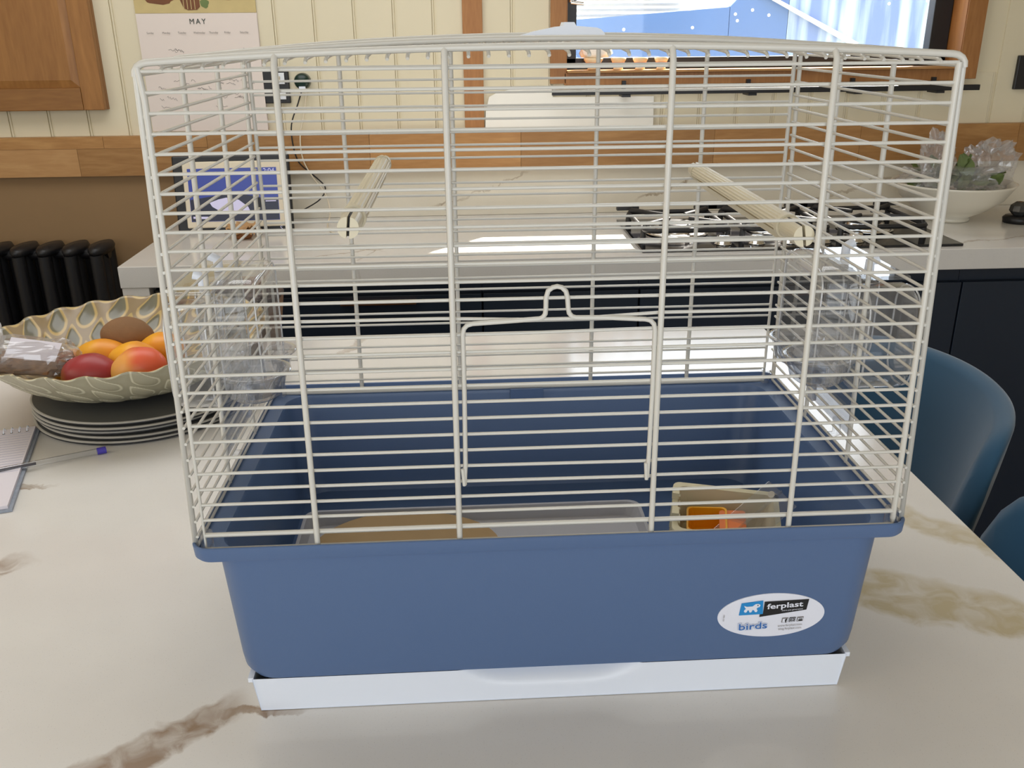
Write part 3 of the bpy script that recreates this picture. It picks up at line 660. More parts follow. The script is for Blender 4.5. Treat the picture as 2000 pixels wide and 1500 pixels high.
# ================================================================ perches and feeders in the cage
def perch(x, z, zback, label, roll):
    p = thing('perch', label, 'perch', (x, 0, z), 'ribbed perches across the cage'); p.rotation_euler = (math.atan2(zback - z, D), roll, 0)
    # fluted rod
    mb = MB(); n = 40; prof = []
    for j in range(n):
        a = 2 * PI * j / n; up = math.sin(a) > -0.2
        prof.append((0.0068 + (0.00045 if (j % 2 and up) else 0.0)) if up else 0.0056)
    rings = [[(prof[j] * math.cos(2 * PI * j / n) * 1.05, y, prof[j] * math.sin(2 * PI * j / n)) for j in range(n)][::-1] for y in (0.040, 0.268)]
    mb.loft(rings, False, True, True); mb.box(-0.0045, 0.040, -0.0095, 0.0045, 0.262, -0.005); mb.build('rod', M_['perch'], p)
    for ya, yb_, rr in ((0.034, 0.0395, 0.0082), (0.2685, 0.273, 0.0078)):
        MB().loft([[(rr * math.cos(2 * PI * j / 28), y, rr * math.sin(2 * PI * j / 28)) for j in range(28)][::-1] for y in (ya, yb_)], True, True, True).build('collar', M_['perch'], p)
    for ya, yb_ in ((0.0045, 0.0335), (0.2735, 0.2840)):
        cap = MB()
        for sgn in (-1, 1):   # two half cylinders with the slot between them
            pts = [(sgn * 0.0009, -0.0064)] + [(sgn * (0.0009 + 0.0058 * math.sin(PI * j / 12)), -0.0066 * math.cos(PI * j / 12)) for j in range(13)] + [(sgn * 0.0009, 0.0064)]
            ring = [[(a, y, b) for a, b in pts] for y in (ya, yb_)]
            if sgn > 0: ring = [r_[::-1] for r_ in ring]
            cap.loft(ring, False, True, True)
        cap.build('end_clip', M_['perch'], p)
    MB().box(-0.0008, 0.010, -0.0062, 0.0008, 0.0332, 0.0062).build('slot', M_['dkhole'], p)  # dark filler painted in for the shade inside the slot
    return p
perch(-0.1282, 1.2600, 1.262, 'ribbed ivory perch across the cage above the door handle side nearer the fruit bowl', 0.12)
perch(0.1555, 1.2490, 1.251, 'ribbed ivory perch across the cage in line with the gas hob', -0.18)

def feeder(sg, label, dpt):
    f = thing('seed_feeder', label, 'feeder', (sg * 0.2475, 0.148, 0), 'clear hooded feeders on the cage ends')
    def rbox(x0, x1, y0, y1, z0, z1, r, par, name, m, th=None):
        # rounded in the YZ plane, extruded in x
        def sec(x, k=0.0):
            out = []
            for cy, cz, a0 in ((y1 - r, z1 - r, 0), (y0 + r, z1 - r, 90), (y0 + r, z0 + r, 180), (y1 - r, z0 + r, 270)):
                for q in range(9):
                    a = math.radians(a0 + 90 * q / 8); out.append((x, cy + (r - k) * math.cos(a), cz + (r - k) * math.sin(a)))
            return out
        s_ = [sec(x0), sec(x0 + (x1 - x0) * 0.86), sec(x0 + (x1 - x0) * 0.97, 0.004), sec(x1, 0.010)]
        o = MB().loft(s_, True, True, True).build(name, m, par)
        MB().tube(sec(x1 - (x1 - x0) * 0.03, 0.002), 0.0008, 5, close=True).tube(sec(x0, 0.0), 0.0009, 5, close=True).build('rim', M_['edge'], o)  # added milky tubes imitate bright glints along the clear edges
        return o
    rbox(sg * 0.0025, sg * dpt, -0.050, -0.004, 1.100, 1.184, 0.020, f, 'reservoir', M_['clear2'])
    rbox(sg * 0.0025, sg * (dpt - 0.010), 0.004, 0.050, 1.104, 1.192, 0.020, f, 'reservoir', M_['clear2'])
    rbox(sg * -0.0045, sg * -0.034, -0.042, 0.046, 1.108, 1.200, 0.016, f, 'hood', M_['clear'])
    # inner dish with ring rim
    for yy, rr in ((-0.022, 0.026), (0.026, 0.022)):
        MB().lathe([(0.0, 0.0), (rr * 0.62, 0.0), (rr * 0.82, 0.004), (rr, 0.020), (rr + 0.003, 0.021), (rr + 0.003, 0.0225), (rr - 0.002, 0.0225), (rr - 0.003, 0.018), (rr * 0.6, 0.003), (0, 0.003)], (sg * -0.022, yy, 1.103), 32).build('dish', M_['clear2'], f)
    MB().prism([(-0.050, 1.066), (0.028, 1.066), (0.040, 1.100), (0.050, 1.122), (-0.050, 1.122)], lambda y, z, x: (x, y, z), -0.0015 * sg - 0.0008, -0.0015 * sg + 0.0008).build('back_plate', M_['clear2'], f)
    lid = MB().box(min(sg * -0.006, sg * 0.030), -0.050, 1.1935, max(sg * -0.006, sg * 0.030), 0.050, 1.1965).build('lid', M_['clear2'], f, bevel=0.001)
    MB().tube([(sg * 0.004, 0.012, 1.1970), (sg * 0.004, 0.012, 1.206), (sg * 0.010, 0.012, 1.209)], 0.004, 8).build('lid_tab', M_['white'], lid)
    MB().tube([(sg * 0.004, -0.034, 1.1970), (sg * 0.004, -0.034, 1.204), (sg * 0.010, -0.034, 1.206)], 0.004, 8).build('lid_tab', M_['white'], lid)
    MB().tube([(sg * 0.003, -0.015, 1.066), (sg * 0.004, -0.015, 1.052), (sg * -0.002, -0.015, 1.050)], 0.0036, 10).build('clip', M_['clear2'], f)
    MB().tube([(sg * 0.003, 0.045, 1.072), (sg * 0.004, 0.045, 1.058)], 0.0045, 10).build('clip', M_['greyw'], f)
    return f
feeder(-1, 'clear plastic hooded feeder clipped on the cage end beside the fruit bowl', 0.034)
feeder(1, 'clear plastic hooded feeder clipped on the cage end beside the blue chairs', 0.044)

# ================================================================ loose things inside the base
ZF = ZI + 0.0352
# grey-white bath lying flat
bx = MB()
def bring(k, z): return rrect(-0.2140 + k, 0.020 + k, 0.1020 - k, 0.212 - k, 0.012, z, 5)
bx.loft([bring(0.003, ZF), bring(0, ZF + 0.016), bring(0.003, ZF + 0.016), bring(0.006, ZF + 0.003)], False, True, True)
tag(bx.build('shallow_tray', M_['greyw'], doubles=True), 'shallow grey-white plastic tray lying flat in the blue cage base', 'tray')
dp = []
for j in range(48):
    a = 2 * PI * j / 48; dp.append((0.088 * math.cos(a) * (1 if math.cos(a) > 0 else 0.85), 0.062 * math.sin(a)))
db = MB(); db.loft([[(x, y, 0) for x, y in dp], [(x, y, 0.0035) for x, y in dp]], False, True, True)
dbo = tag(db.build('oval_board', M_['tan'], loc=(-0.122, 0.134, ZF + 0.0170)), 'tan oval board lying across the grey tray in the cage base', 'board')
# seed cup lying on its side
cu = thing('seed_cup', 'ivory plastic seed cup with ribbed wall lying tilted in the cage base', 'cup', (0.158, 0.128, ZF + 0.0165), None, (math.radians(16), math.radians(3), math.radians(-12)))
def ring2(hx, hy, z, r=0.006): return rrect(-hx, -hy, hx, hy, r, z, 4)
MB().loft([ring2(0.034, 0.020, 0.0), ring2(0.042, 0.027, 0.036), ring2(0.045, 0.030, 0.0365), ring2(0.045, 0.030, 0.039), ring2(0.0405, 0.0255, 0.039), ring2(0.033, 0.0185, 0.003)], False, True, True).build('cup', M_['cream'], cu)
for k in range(5): MB().box(-0.0445, -0.016 + k * 0.008, 0.004, -0.038, -0.013 + k * 0.008, 0.035).build('rib', M_['cream'], cu)
for k in (-1, 1): MB().box(-0.0458, k * 0.012 - 0.004, 0.0392, -0.040, k * 0.012 + 0.004, 0.046).build('tab', M_['cream'], cu)
sc = thing('scoop', 'small orange and yellow plastic scoop sitting inside the ivory seed cup', 'scoop', (0.145, 0.124, ZF + 0.024), None, (math.radians(10), math.radians(-4), math.radians(-14)))
MB().loft([ring2(0.014, 0.013, 0.0, 0.004), ring2(0.017, 0.016, 0.022, 0.004), ring2(0.0155, 0.0145, 0.022, 0.004), ring2(0.013, 0.012, 0.002, 0.003)], False, True, True).build('bowl', M_['yellow'], sc)
MB().loft([ring2(0.009, 0.012, 0.0, 0.003), ring2(0.011, 0.014, 0.020, 0.003)], False, True, True).build('insert', M_['orange'], sc, loc=(0.0215, -0.001, 0.001))
sh = thing('clear_cover', 'clear plastic cover plate with a metal pin leaning over the seed cup', 'cover', (0.178, 0.108, ZF + 0.048), None, (math.radians(22), math.radians(-34), math.radians(18)))
MB().box(-0.040, -0.015, -0.0008, 0.036, 0.018, 0.0008).build('plate', M_['clear2'], sh, bevel=0.0006)
MB().box(-0.040, 0.0016, 0.0009, 0.036, 0.0026, 0.005).build('ridge', M_['clear2'], sh)
MB().tube([(0.030, 0.002, 0.001), (0.026, 0.002, 0.012)], 0.0016, 8).tube([(0.026, 0.002, 0.012), (0.0257, 0.002, 0.013)], 0.003, 10).build('pin', M_['steel'], sh)

# ================================================================ stack of slate boards, fruit bowl
PC = (-0.497, 0.622)
for k in range(5):
    z = ZI + 0.0003 + k * 0.0062; off = [(0, 0), (0.004, 0.001), (-0.002, 0.003), (0.001, -0.001), (-0.001, 0.002)][k]
    names = ['bottom', 'second from the bottom', 'middle', 'second from the top', 'top']
    pl = thing('place_mat', 'round grey place mat, %s of the stack under the fruit bowl' % (names[k] + ' one'), 'place mat', (PC[0] + off[0], PC[1] + off[1], z), 'round grey mats stacked under the fruit bowl')
    MB().lathe([(0.0, 0.0), (0.134, 0.0), (0.1385, 0.0012), (0.1398, 0.0030), (0.1398, 0.0040), (0.1388, 0.0050)], n=96).build('board', M_['slatedge'], pl)
    MB().lathe([(0.1399, 0.0040), (0.1390, 0.0054), (0.1370, 0.0056)], n=96).build('rim', M_['platerim'], pl)
    MB().lathe([(0.1372, 0.0055), (0.130, 0.0054), (0.0, 0.0054)], n=96).build('face', M_['slate'], pl)

# bowl with moulded teardrop pattern
BC = Vector((-0.510, 0.632, ZI + 0.0338))
bm_ = bpy.data.materials.new('moulded_glass'); bm_.use_nodes = True; bt = bm_.node_tree; bpn = bt.nodes['Principled BSDF']
at = bt.nodes.new('ShaderNodeAttribute'); at.attribute_name = 'pat'
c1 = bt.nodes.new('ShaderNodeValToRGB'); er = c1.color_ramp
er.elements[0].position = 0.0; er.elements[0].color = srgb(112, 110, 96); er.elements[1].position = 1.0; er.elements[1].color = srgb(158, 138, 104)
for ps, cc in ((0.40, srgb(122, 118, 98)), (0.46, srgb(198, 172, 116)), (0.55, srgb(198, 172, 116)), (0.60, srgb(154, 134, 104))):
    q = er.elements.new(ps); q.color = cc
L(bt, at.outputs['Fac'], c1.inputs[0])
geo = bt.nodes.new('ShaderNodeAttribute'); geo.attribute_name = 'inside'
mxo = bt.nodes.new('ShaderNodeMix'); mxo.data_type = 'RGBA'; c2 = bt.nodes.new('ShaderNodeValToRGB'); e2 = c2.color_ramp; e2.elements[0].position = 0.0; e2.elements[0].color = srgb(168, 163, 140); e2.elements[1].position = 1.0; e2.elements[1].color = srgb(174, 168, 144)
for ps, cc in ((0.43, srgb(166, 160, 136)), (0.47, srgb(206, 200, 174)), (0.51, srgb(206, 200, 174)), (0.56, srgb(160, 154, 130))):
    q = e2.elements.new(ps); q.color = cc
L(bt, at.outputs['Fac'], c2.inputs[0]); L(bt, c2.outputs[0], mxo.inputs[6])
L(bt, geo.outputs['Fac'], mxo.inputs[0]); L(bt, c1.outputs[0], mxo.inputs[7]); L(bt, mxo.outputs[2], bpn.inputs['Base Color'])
bpn.inputs['Roughness'].default_value = 0.22; bpn.inputs['Specular IOR Level'].default_value = 0.6
NA, NB = 432, 44
def bowl_prof(v):   # v 0..1 -> r, z  (outer)
    r = 0.055 + 0.128 * (v ** 0.72); z = 0.067 * (v ** 1.75); return r, z
def pattern(u, v):
    """0 centre of a drop .. 1 ground; rows staggered, drops slanting with v"""
    NC = 24; rows = 4.0
    best = 9.0
    vv = v * rows
    for row in range(int(math.floor(vv)) - 1, int(math.floor(vv)) + 2):
        for du in (-1, 0, 1):
            uu = u * NC + v * 1.6
            cu_ = math.floor(uu - 0.5 * (row % 2)) + 0.5 + 0.5 * (row % 2) + du
            dv = (vv - (row + 0.45)); dx = (uu - cu_)
            wv = 0.30 if dv < 0 else 0.30 * max(0.12, (1 - (dv / 1.15)))
            d = math.sqrt((dx / max(wv, 0.05)) ** 2 * 0.9 + (dv / (0.48 if dv < 0 else 0.72)) ** 2)
            best = min(best, d)
    return best
vs = []; pat = []; ins = []
for side in (0, 1):
    for j in range(NB + 1):
        v = j / NB; r, z = bowl_prof(v)
        for i in range(NA):
            u = i / NA; a = 2 * PI * u
            d = pattern(u, v); m = max(0, 1 - d) if d < 1 else 0
            fade = min(1, v * 6)
            scal = 0.0022 * math.sin(a * 24) * max(0, (v - 0.8) * 5)
            rel = 0.0022 * min(1, m * 3) * fade
            rr = r - (0.0042 if side else 0) + (rel if side == 0 else rel * 0.9); zz = z + scal + (0.003 * (1 - v) if side else 0) + 0.0006
            vs.append((rr * math.cos(a), rr * math.sin(a), zz)); pat.append(min(1, d * 0.5)); ins.append(float(side))
N1 = (NB + 1) * NA; fs = []
for j in range(NB):
    for i in range(NA):
        a, b = j * NA + i, j * NA + (i + 1) % NA
        fs.append((a, b, b + NA, a + NA)); fs.append((N1 + b, N1 + a, N1 + a + NA, N1 + b + NA))
for i in range(NA):
    a, b = NB * NA + i, NB * NA + (i + 1) % NA; fs.append((a, b, N1 + b, N1 + a))
fs.append(tuple(range(NA))[::-1]); fs.append(tuple(range(N1, N1 + NA)))
bw = MB().add(vs, fs, True).build('fruit_bowl', bm_, loc=BC)
for nm, arr in (('pat', pat), ('inside', ins)):
    at_ = bw.data.attributes.new(nm, 'FLOAT', 'POINT'); at_.data.foreach_set('value', arr)
bw.rotation_euler = (0, math.radians(-1.0), 0)
tag(bw, 'wide taupe glass bowl with moulded teardrop pattern holding fruit', 'bowl')

def fruit_mat(name, c1, c2, c3=None, axis=(1, 0, 0), p0=0.4, p1=0.6, rough=0.38):
    m, t, p = new(name); tc = t.nodes.new('ShaderNodeTexCoord'); dt = t.nodes.new('ShaderNodeVectorMath'); dt.operation = 'DOT_PRODUCT'; dt.inputs[1].default_value = axis
    L(t, tc.outputs['Object'], dt.inputs[0]); n = t.nodes.new('ShaderNodeTexNoise'); n.inputs['Scale'].default_value = 30; L(t, tc.outputs['Object'], n.inputs['Vector'])
    a = t.nodes.new('ShaderNodeMath'); a.operation = 'MULTIPLY_ADD'; a.inputs[1].default_value = 13; a.inputs[2].default_value = 0.25; L(t, dt.outputs['Value'], a.inputs[0])
    b = t.nodes.new('ShaderNodeMath'); b.operation = 'MULTIPLY_ADD'; b.inputs[1].default_value = 0.5; L(t, n.outputs[0], b.inputs[0]); L(t, a.outputs[0], b.inputs[2])
    r = t.nodes.new('ShaderNodeValToRGB'); r.color_ramp.elements[0].position = p0; r.color_ramp.elements[0].color = c1; r.color_ramp.elements[1].position = p1; r.color_ramp.elements[1].color = c2
    if c3: q = r.color_ramp.elements.new(min(1, p1 + 0.25)); q.color = c3
    L(t, b.outputs[0], r.inputs[0]); L(t, r.outputs[0], p.inputs['Base Color']); p.inputs['Roughness'].default_value = rough
    p.inputs['Subsurface Weight'].default_value = 0.0
    return m
def fruit(name, label, cat, c, rx, ry, rz, rot, m, group=None, beak=0.0):
    n1, n2 = 32, 20; vs = []; fs = []
    for j in range(n2 + 1):
        th = PI * j / n2
        for i in range(n1):
            ph = 2 * PI * i / n1; x, y, z = math.cos(th), math.sin(th) * math.cos(ph), math.sin(th) * math.sin(ph)
            k = 1 + beak * 0.12 * x * z + 0.03 * noise.noise(Vector((x, y, z)) * 2.0 + Vector(c) * 9)
            taper = 1 - 0.10 * max(0, x) * beak
            vs.append((x * rx * k, y * ry * k * taper, z * rz * k * taper))
    for j in range(n2):
        for i in range(n1): fs.append((j * n1 + i, j * n1 + (i + 1) % n1, (j + 1) * n1 + (i + 1) % n1, (j + 1) * n1 + i))
    o = MB().add(vs, fs, True).build(name, m, loc=c); o.rotation_euler = rot
    return tag(o, label, cat, group)
ym = fruit_mat('mango_yellow', srgb(242, 172, 40), srgb(232, 150, 34))
km = mat('kiwi_skin', srgb(132, 96, 62), 0.8, var=0.12, vscale=60, bump=0.4, bscale=500)
rm = fruit_mat('mango_red', srgb(160, 118, 44), srgb(150, 44, 44), srgb(158, 50, 52), (0.3, -0.2, 0.95), 0.25, 0.5)
pm2 = fruit_mat('mango_blush', srgb(232, 178, 92), srgb(232, 160, 78), srgb(222, 96, 62), (0.8, 0, 0.6), 0.2, 0.55)
fruit('kiwi', 'brown kiwi lying on top at the back of the fruit bowl', 'fruit', (-0.508, 0.620, 0.997), 0.0335, 0.026, 0.026, (0.1, 0.12, 0.1), km)
G = 'mangoes in the glass bowl'
fruit('mango', 'plain yellow mango beside the kiwi, lowest on its left behind the red mango', 'fruit', (-0.533, 0.580, 0.980), 0.037, 0.026, 0.026, (0.0, -0.1, 0.15), ym, G, 1)
fruit('mango', 'yellow mango half hidden behind the cage corner post in the bowl', 'fruit', (-0.460, 0.600, 0.981), 0.034, 0.027, 0.026, (0.0, -0.12, -0.25), ym, G, 1)
fruit('mango', 'yellow mango resting between the kiwi and the blushed mango', 'fruit', (-0.480, 0.556, 0.984), 0.034, 0.026, 0.026, (0, 0.05, -0.2), ym, G, 1)
fruit('mango', 'yellow mango mostly hidden under the red mango', 'fruit', (-0.563, 0.574, 0.972), 0.030, 0.024, 0.024, (0, 0.0, 0.1), ym, G, 1)
fruit('mango', 'deep red mango with an olive base in the glass bowl', 'fruit', (-0.522, 0.522, 0.9795), 0.035, 0.027, 0.028, (0, 0.15, 0.0), rm, G, 1)
fruit('mango', 'pale yellow mango with an orange-red blush nearest the cage', 'fruit', (-0.464, 0.523, 0.985), 0.035, 0.027, 0.028, (0, -0.2, 0.0), pm2, G, 1)
# bag of nuts in the bowl
def crumple(name, label, cat, c, sx, sy, sz, rot, m, amp=0.16, seed=0, parts=None):
    n1, n2 = 44, 26; vs = []; fs = []
    for j in range(n2 + 1):
        th = PI * j / n2
        for i in range(n1):
            ph = 2 * PI * i / n1; v = Vector((math.cos(th), math.sin(th) * math.cos(ph), math.sin(th) * math.sin(ph)))
            sq = Vector([math.copysign(abs(q) ** 0.7, q) for q in v])
            k = 1 + amp * noise.noise(v * 2.6 + Vector((seed, 0, 0))) + amp * 0.6 * abs(noise.noise(v * 6.5 + Vector((0, seed, 0))))
            vs.append((sq.x * sx * k, sq.y * sy * k, sq.z * sz * k))
    for j in range(n2):
        for i in range(n1): fs.append((j * n1 + i, j * n1 + (i + 1) % n1, (j + 1) * n1 + (i + 1) % n1, (j + 1) * n1 + i))
    return MB().add(vs, fs, False), c, rot
nb = thing('snack_bag', 'clear plastic bag of brown nuts with white label in the fruit bowl', 'bag', (-0.598, 0.540, 0.998), None, (0.0, 0.10, 0.10))
g_, _, _ = crumple('', '', '', None, 0.052, 0.026, 0.024, None, None, 0.16, 3)
g_.build('film', M_['bag'], nb)
g2, _, _ = crumple('', '', '', None, 0.043, 0.021, 0.014, None, None, 0.3, 5)
g2.build('nuts', mat('brown_nuts', srgb(150, 112, 82), 0.7, var=0.5, vscale=90, bump=0.8, bscale=150), nb, loc=(0.005, 0, -0.006))
MB().add([(-0.024, -0.0225, 0.008), (0.034, -0.0230, 0.004), (0.040, -0.010, 0.024), (-0.018, -0.008, 0.029)], [(0, 1, 2, 3)]).build('paper_label', M_['paperw'], nb)
nk, _, _ = crumple('', '', '', None, 0.014, 0.022, 0.032, None, None, 0.25, 8)
nk.build('twisted_neck', clear('milky_film', milky=0.45, gloss=0.15, edge=0.5, rough=0.2), nb, loc=(-0.048, 0, 0.012))

# wicker basket behind the bowl and feeder
bk = thing('basket', 'brown wicker basket with bundled contents behind the fruit bowl', 'basket', (-0.440, 0.845, ZI + 0.0002))
MB().loft([rrect(-0.080, -0.035, 0.080, 0.035, 0.02, 0.0), rrect(-0.092, -0.045, 0.092, 0.045, 0.024, 0.085), rrect(-0.085, -0.038, 0.085, 0.038, 0.02, 0.085), rrect(-0.074, -0.030, 0.074, 0.030, 0.018, 0.004)], False, True, True).build('body', M_['wicker'], bk)
MB().tube([(x_, y_, z_ + 0.0875) for x_, y_, z_ in rrect(-0.0885, -0.0415, 0.0885, 0.0415, 0.022, 0.0, 5)], 0.0045, 6, close=True).build('rim', mat('dark_trim', srgb(60, 42, 32), 0.7), bk)
k_, _, _ = crumple('', '', '', None, 0.062, 0.030, 0.022, None, None, 0.2, 11)
tag(k_.build('cloth_bundle', M_['lining'], loc=(-0.435, 0.845, 0.992)), 'taupe cloth bundle stuffed in the wicker basket', 'cloth')
tag(MB().box(-0.022, -0.006, -0.030, 0.022, 0.006, 0.030).build('packet', mat('rust_packet', srgb(182, 100, 58), 0.6), loc=(-0.470, 0.7905, 0.9305), bevel=0.003), 'rust coloured packet standing in front of the wicker basket', 'packet')

# ================================================================ notepad and pen
npd = thing('notepad', 'white spiral notepad with lined pages beside the grey mats', 'notepad', (-0.6105, 0.5395, ZI), None, (0, 0, math.radians(16)))
MB().box(-0.16, -0.225, 0.0003, 0.004, 0.0, 0.003).build('cover', mat('marbled_cover', srgb(150, 158, 172), 0.5, var=0.3, vscale=150), npd)
MB().box(-0.16, -0.222, 0.0031, 0.0, -0.002, 0.0070).build('page_block', M_['paperw'], npd)
for k in range(16): MB().box(-0.158, -0.022 - k * 0.0075, 0.00705, -0.002, -0.0215 - k * 0.0075, 0.0072).build('ruled_line', mat('ruled_ink', srgb(170, 170, 196), 0.6) if k == 0 else bpy.data.materials['ruled_ink'], npd)
for k in range(12):
    xx = -0.008 - k * 0.0088
    MB().tube([(xx, -0.010 + 0.0065 * math.cos(a), 0.0055 + 0.0058 * math.sin(a)) for a in [math.radians(-10 + 200 * q / 9) for q in range(10)]], 0.0006, 5).build('coil', M_['white'], npd)
    MB().lathe([(0.0, 0.0002), (0.0016, 0.0002)], (xx, -0.0165, 0.00705), 8).build('punch_hole', M_['dkhole'], npd)  # dark disc painted as the shade inside each hole
def pt(x, y, z): return Vector((x, y, z))
pn_ = thing('ballpoint_pen', 'clear ballpoint pen with violet cap end lying on the island', 'pen', (-0.502, 0.462, ZI + 0.0045), None, (0, 0, math.radians(30)))
MB().tube([(-0.135, 0, 0.0048), (-0.004, 0, 0.0)], 0.0036, 6).build('barrel', M_['clear2'], pn_)
MB().tube([(-0.14, 0, 0.005), (-0.070, 0, 0.0024)], 0.0016, 6).build('ink_tube', mat('dark_ink', srgb(40, 30, 44), 0.4), pn_)
MB().tube([(-0.004, 0, 0.0), (0.006, 0, -0.0003)], 0.0042, 10).build('end_plug', mat('violet_plastic', srgb(72, 60, 170), 0.35), pn_)

# ================================================================ chairs
def chair(cx, cy, rz, label):
    c = thing('dining_chair', label, 'chair', (cx, cy, 0), 'blue velvet chairs along the island', (0, 0, rz))
    N, H = 36, 12; vs = []; fs = []
    for side in (0, 1):
        for j in range(H + 1):
            v = j / H
            for i in range(N + 1):
                th = math.radians(-56 + 112 * i / N); q = abs(th) / math.radians(56)
                ztop_ = 0.868 - 0.010 * q ** 2 - 0.085 * q ** 12
                z = 0.44 + (ztop_ - 0.44) * v
                r = 0.235 + 0.085 * v + 0.010 * math.sin(PI * v) - (0.042 if side else 0) * (1 - 0.35 * v ** 6)
                vs.append((r * math.cos(th) * 0.95, r * math.sin(th), z - (0.006 if side else 0) * v))
    W_ = N + 1; N1_ = (H + 1) * W_
    for j in range(H):
        for i in range(N):
            a = j * W_ + i; fs.append((a, a + 1, a + 1 + W_, a + W_)); b = N1_ + a; fs.append((b + 1, b, b + W_, b + 1 + W_))
    for i in range(N):
        a = H * W_ + i; fs.append((a, a + 1, N1_ + a + 1, N1_ + a)); fs.append((i + 1, i, N1_ + i, N1_ + i + 1))
    for j in range(H):
        for i in (0, N):
            a = j * W_ + i; fs.append((a, a + W_, N1_ + a + W_, N1_ + a) if i == 0 else (a + W_, a, N1_ + a, N1_ + a + W_))
    o = MB().add(vs, fs, True).build('backrest', M_['velvet'], c, bevel=0.012, seg=3)
    MB().lathe([(0.0, 0.0), (0.19, 0.0), (0.205, 0.02), (0.21, 0.05), (0.195, 0.075), (0.14, 0.09), (0.0, 0.092)], (0.02, 0, 0.44), 40).build('seat', M_['velvet'], c)
    for sx1 in (-1, 1):
        for sy1 in (-1, 1): MB().tube([(sx1 * 0.15, sy1 * 0.15, 0.44), (sx1 * 0.21, sy1 * 0.20, 0.0)], [0.016, 0.010], 10).build('leg', M_['black'], c)
    return c
chair(0.450, 0.741, 0.0, 'blue velvet curved-back chair at the far corner of the island')
chair(0.415, 0.150, 0.0, 'blue velvet chair nearer the camera, only the top of its back showing')

# ================================================================ hob
hb = thing('gas_hob', 'black glass gas hob with three burners set in the back counter', 'hob', (0.715, 1.635, ZI + 0.0002))
MB().box(-0.372, -0.195, 0.0, 0.372, 0.165, 0.006).build('glass_plate', M_['blackg'], hb, bevel=0.001)
for bi, (bx_, r) in enumerate(((-0.255, 0.052), (-0.020, 0.040), (0.215, 0.046))):
    b = MB().lathe([(0.0, 0.0065), (r * 1.45, 0.0065), (r * 1.5, 0.010), (r * 1.3, 0.013), (r, 0.014), (r * 0.98, 0.024), (r * 0.9, 0.0255), (0, 0.0255)], (bx_, -0.015, 0), 40).build('burner', M_['chrome'], hb)
    MB().lathe([(0.0, 0.0258), (r * 0.8, 0.0258), (r * 0.82, 0.030), (r * 0.7, 0.033), (0, 0.034)], (bx_, -0.015, 0), 32).build('burner_cap', M_['iron'], b)
    pg = MB()
    for a in (45, 135, 225, 315):
        ca, sa = math.cos(math.radians(a)), math.sin(math.radians(a))
        p0 = Vector((bx_ + ca * 0.035, -0.015 + sa * 0.035, 0.046)); p1 = Vector((bx_ + ca * 0.135, -0.015 + sa * 0.13, 0.046))
        pg.tube([p0, p1, p1 + Vector((ca * 0.006, sa * 0.006, -0.012)), p1 + Vector((ca * 0.008, sa * 0.008, -0.039))], [0.005, 0.0065, 0.007, 0.008], 6)
    w_, d_ = 0.100, 0.118
    for zz in (0.036,):
        pg.tube([(x_ + bx_, y_ - 0.015, zz) for x_, y_, _ in rrect(-w_, -d_, w_, d_, 0.02, 0, 3)], 0.0058, 6, close=True)
    for qx in (-1, 1): 
        pg.box(bx_ + qx * w_ - 0.028, -0.015 + d_ - 0.008, 0.042, bx_ + qx * w_ + 0.028, -0.015 + d_ + 0.008, 0.054)
    pg.build('pan_support', M_['iron'], hb)
for k in range(5):
    xx = -0.175 + k * 0.078
    MB().lathe([(0.0, 0.0065), (0.020, 0.0065), (0.019, 0.009), (0.0165, 0.010), (0.015, 0.026), (0.013, 0.028), (0.0, 0.028)], (xx, -0.150, 0), 24).build('knob', M_['chrome'], hb)

# ================================================================ things on the back counter
sbw = MB().lathe([(0.0, 0.0), (0.055, 0.0), (0.057, 0.006), (0.053, 0.010), (0.095, 0.030), (0.135, 0.058), (0.158, 0.092), (0.163, 0.098), (0.160, 0.0985), (0.152, 0.092), (0.128, 0.060), (0.088, 0.034), (0.0, 0.020)], n=72, sx=0.92, sy=0.92)
tag(sbw.build('salad_bowl', M_['ceramic'], loc=(1.207, 1.745, ZI + 0.0004)), 'white ceramic salad bowl on the back counter beside the hob', 'bowl')
sbag = thing('salad_bag', 'crinkled clear bag of green leaves in the white salad bowl', 'bag', (1.207, 1.745, ZI + 0.093))
g1, _, _ = crumple('', '', '', None, 0.096, 0.078, 0.032, None, None, 0.5, 21); g1.build('film', M_['bag'], sbag, loc=(0.0, 0, 0.012))
g1, _, _ = crumple('', '', '', None, 0.030, 0.030, 0.060, None, None, 0.6, 25); g1.build('film', M_['bag'], sbag, loc=(-0.055, 0, 0.055))
g1, _, _ = crumple('', '', '', None, 0.045, 0.030, 0.055, None, None, 0.7, 29); g1.build('film', M_['bag'], sbag, loc=(0.085, 0, 0.045))
lm = mat('salad_leaf', srgb(96, 112, 58), 0.6, var=0.3, vscale=40)
for k in range(46):
    lf = MB(); w = rnd.uniform(0.012, 0.024); nn_ = 6
    vs = []
    for j in range(5):
        for i in range(5):
            u_, v_ = i / 4 - 0.5, j / 4
            ww = w * math.sin(PI * (0.12 + 0.8 * v_))
            vs.append((u_ * 2 * ww, v_ * w * 3, 0.004 * math.sin(i * 2.1 + j * 1.7 + k) + 0.01 * v_ * v_))
    lf.add(vs, [(j * 5 + i, j * 5 + i + 1, j * 5 + i + 6, j * 5 + i + 5) for j in range(4) for i in range(4)], True)
    o = lf.build('leaf', lm, sbag, loc=(rnd.uniform(-0.075, 0.075), rnd.uniform(-0.045, 0.045), rnd.uniform(-0.018, 0.026)))
    o.rotation_euler = (rnd.uniform(-0.8, 1.2), rnd.uniform(-0.8, 0.8), rnd.uniform(0, 6.28))
go = thing('candle_holder', 'small dark glass candle holder at the far end of the back counter', 'ornament', (1.362, 1.690, ZI + 0.0004))
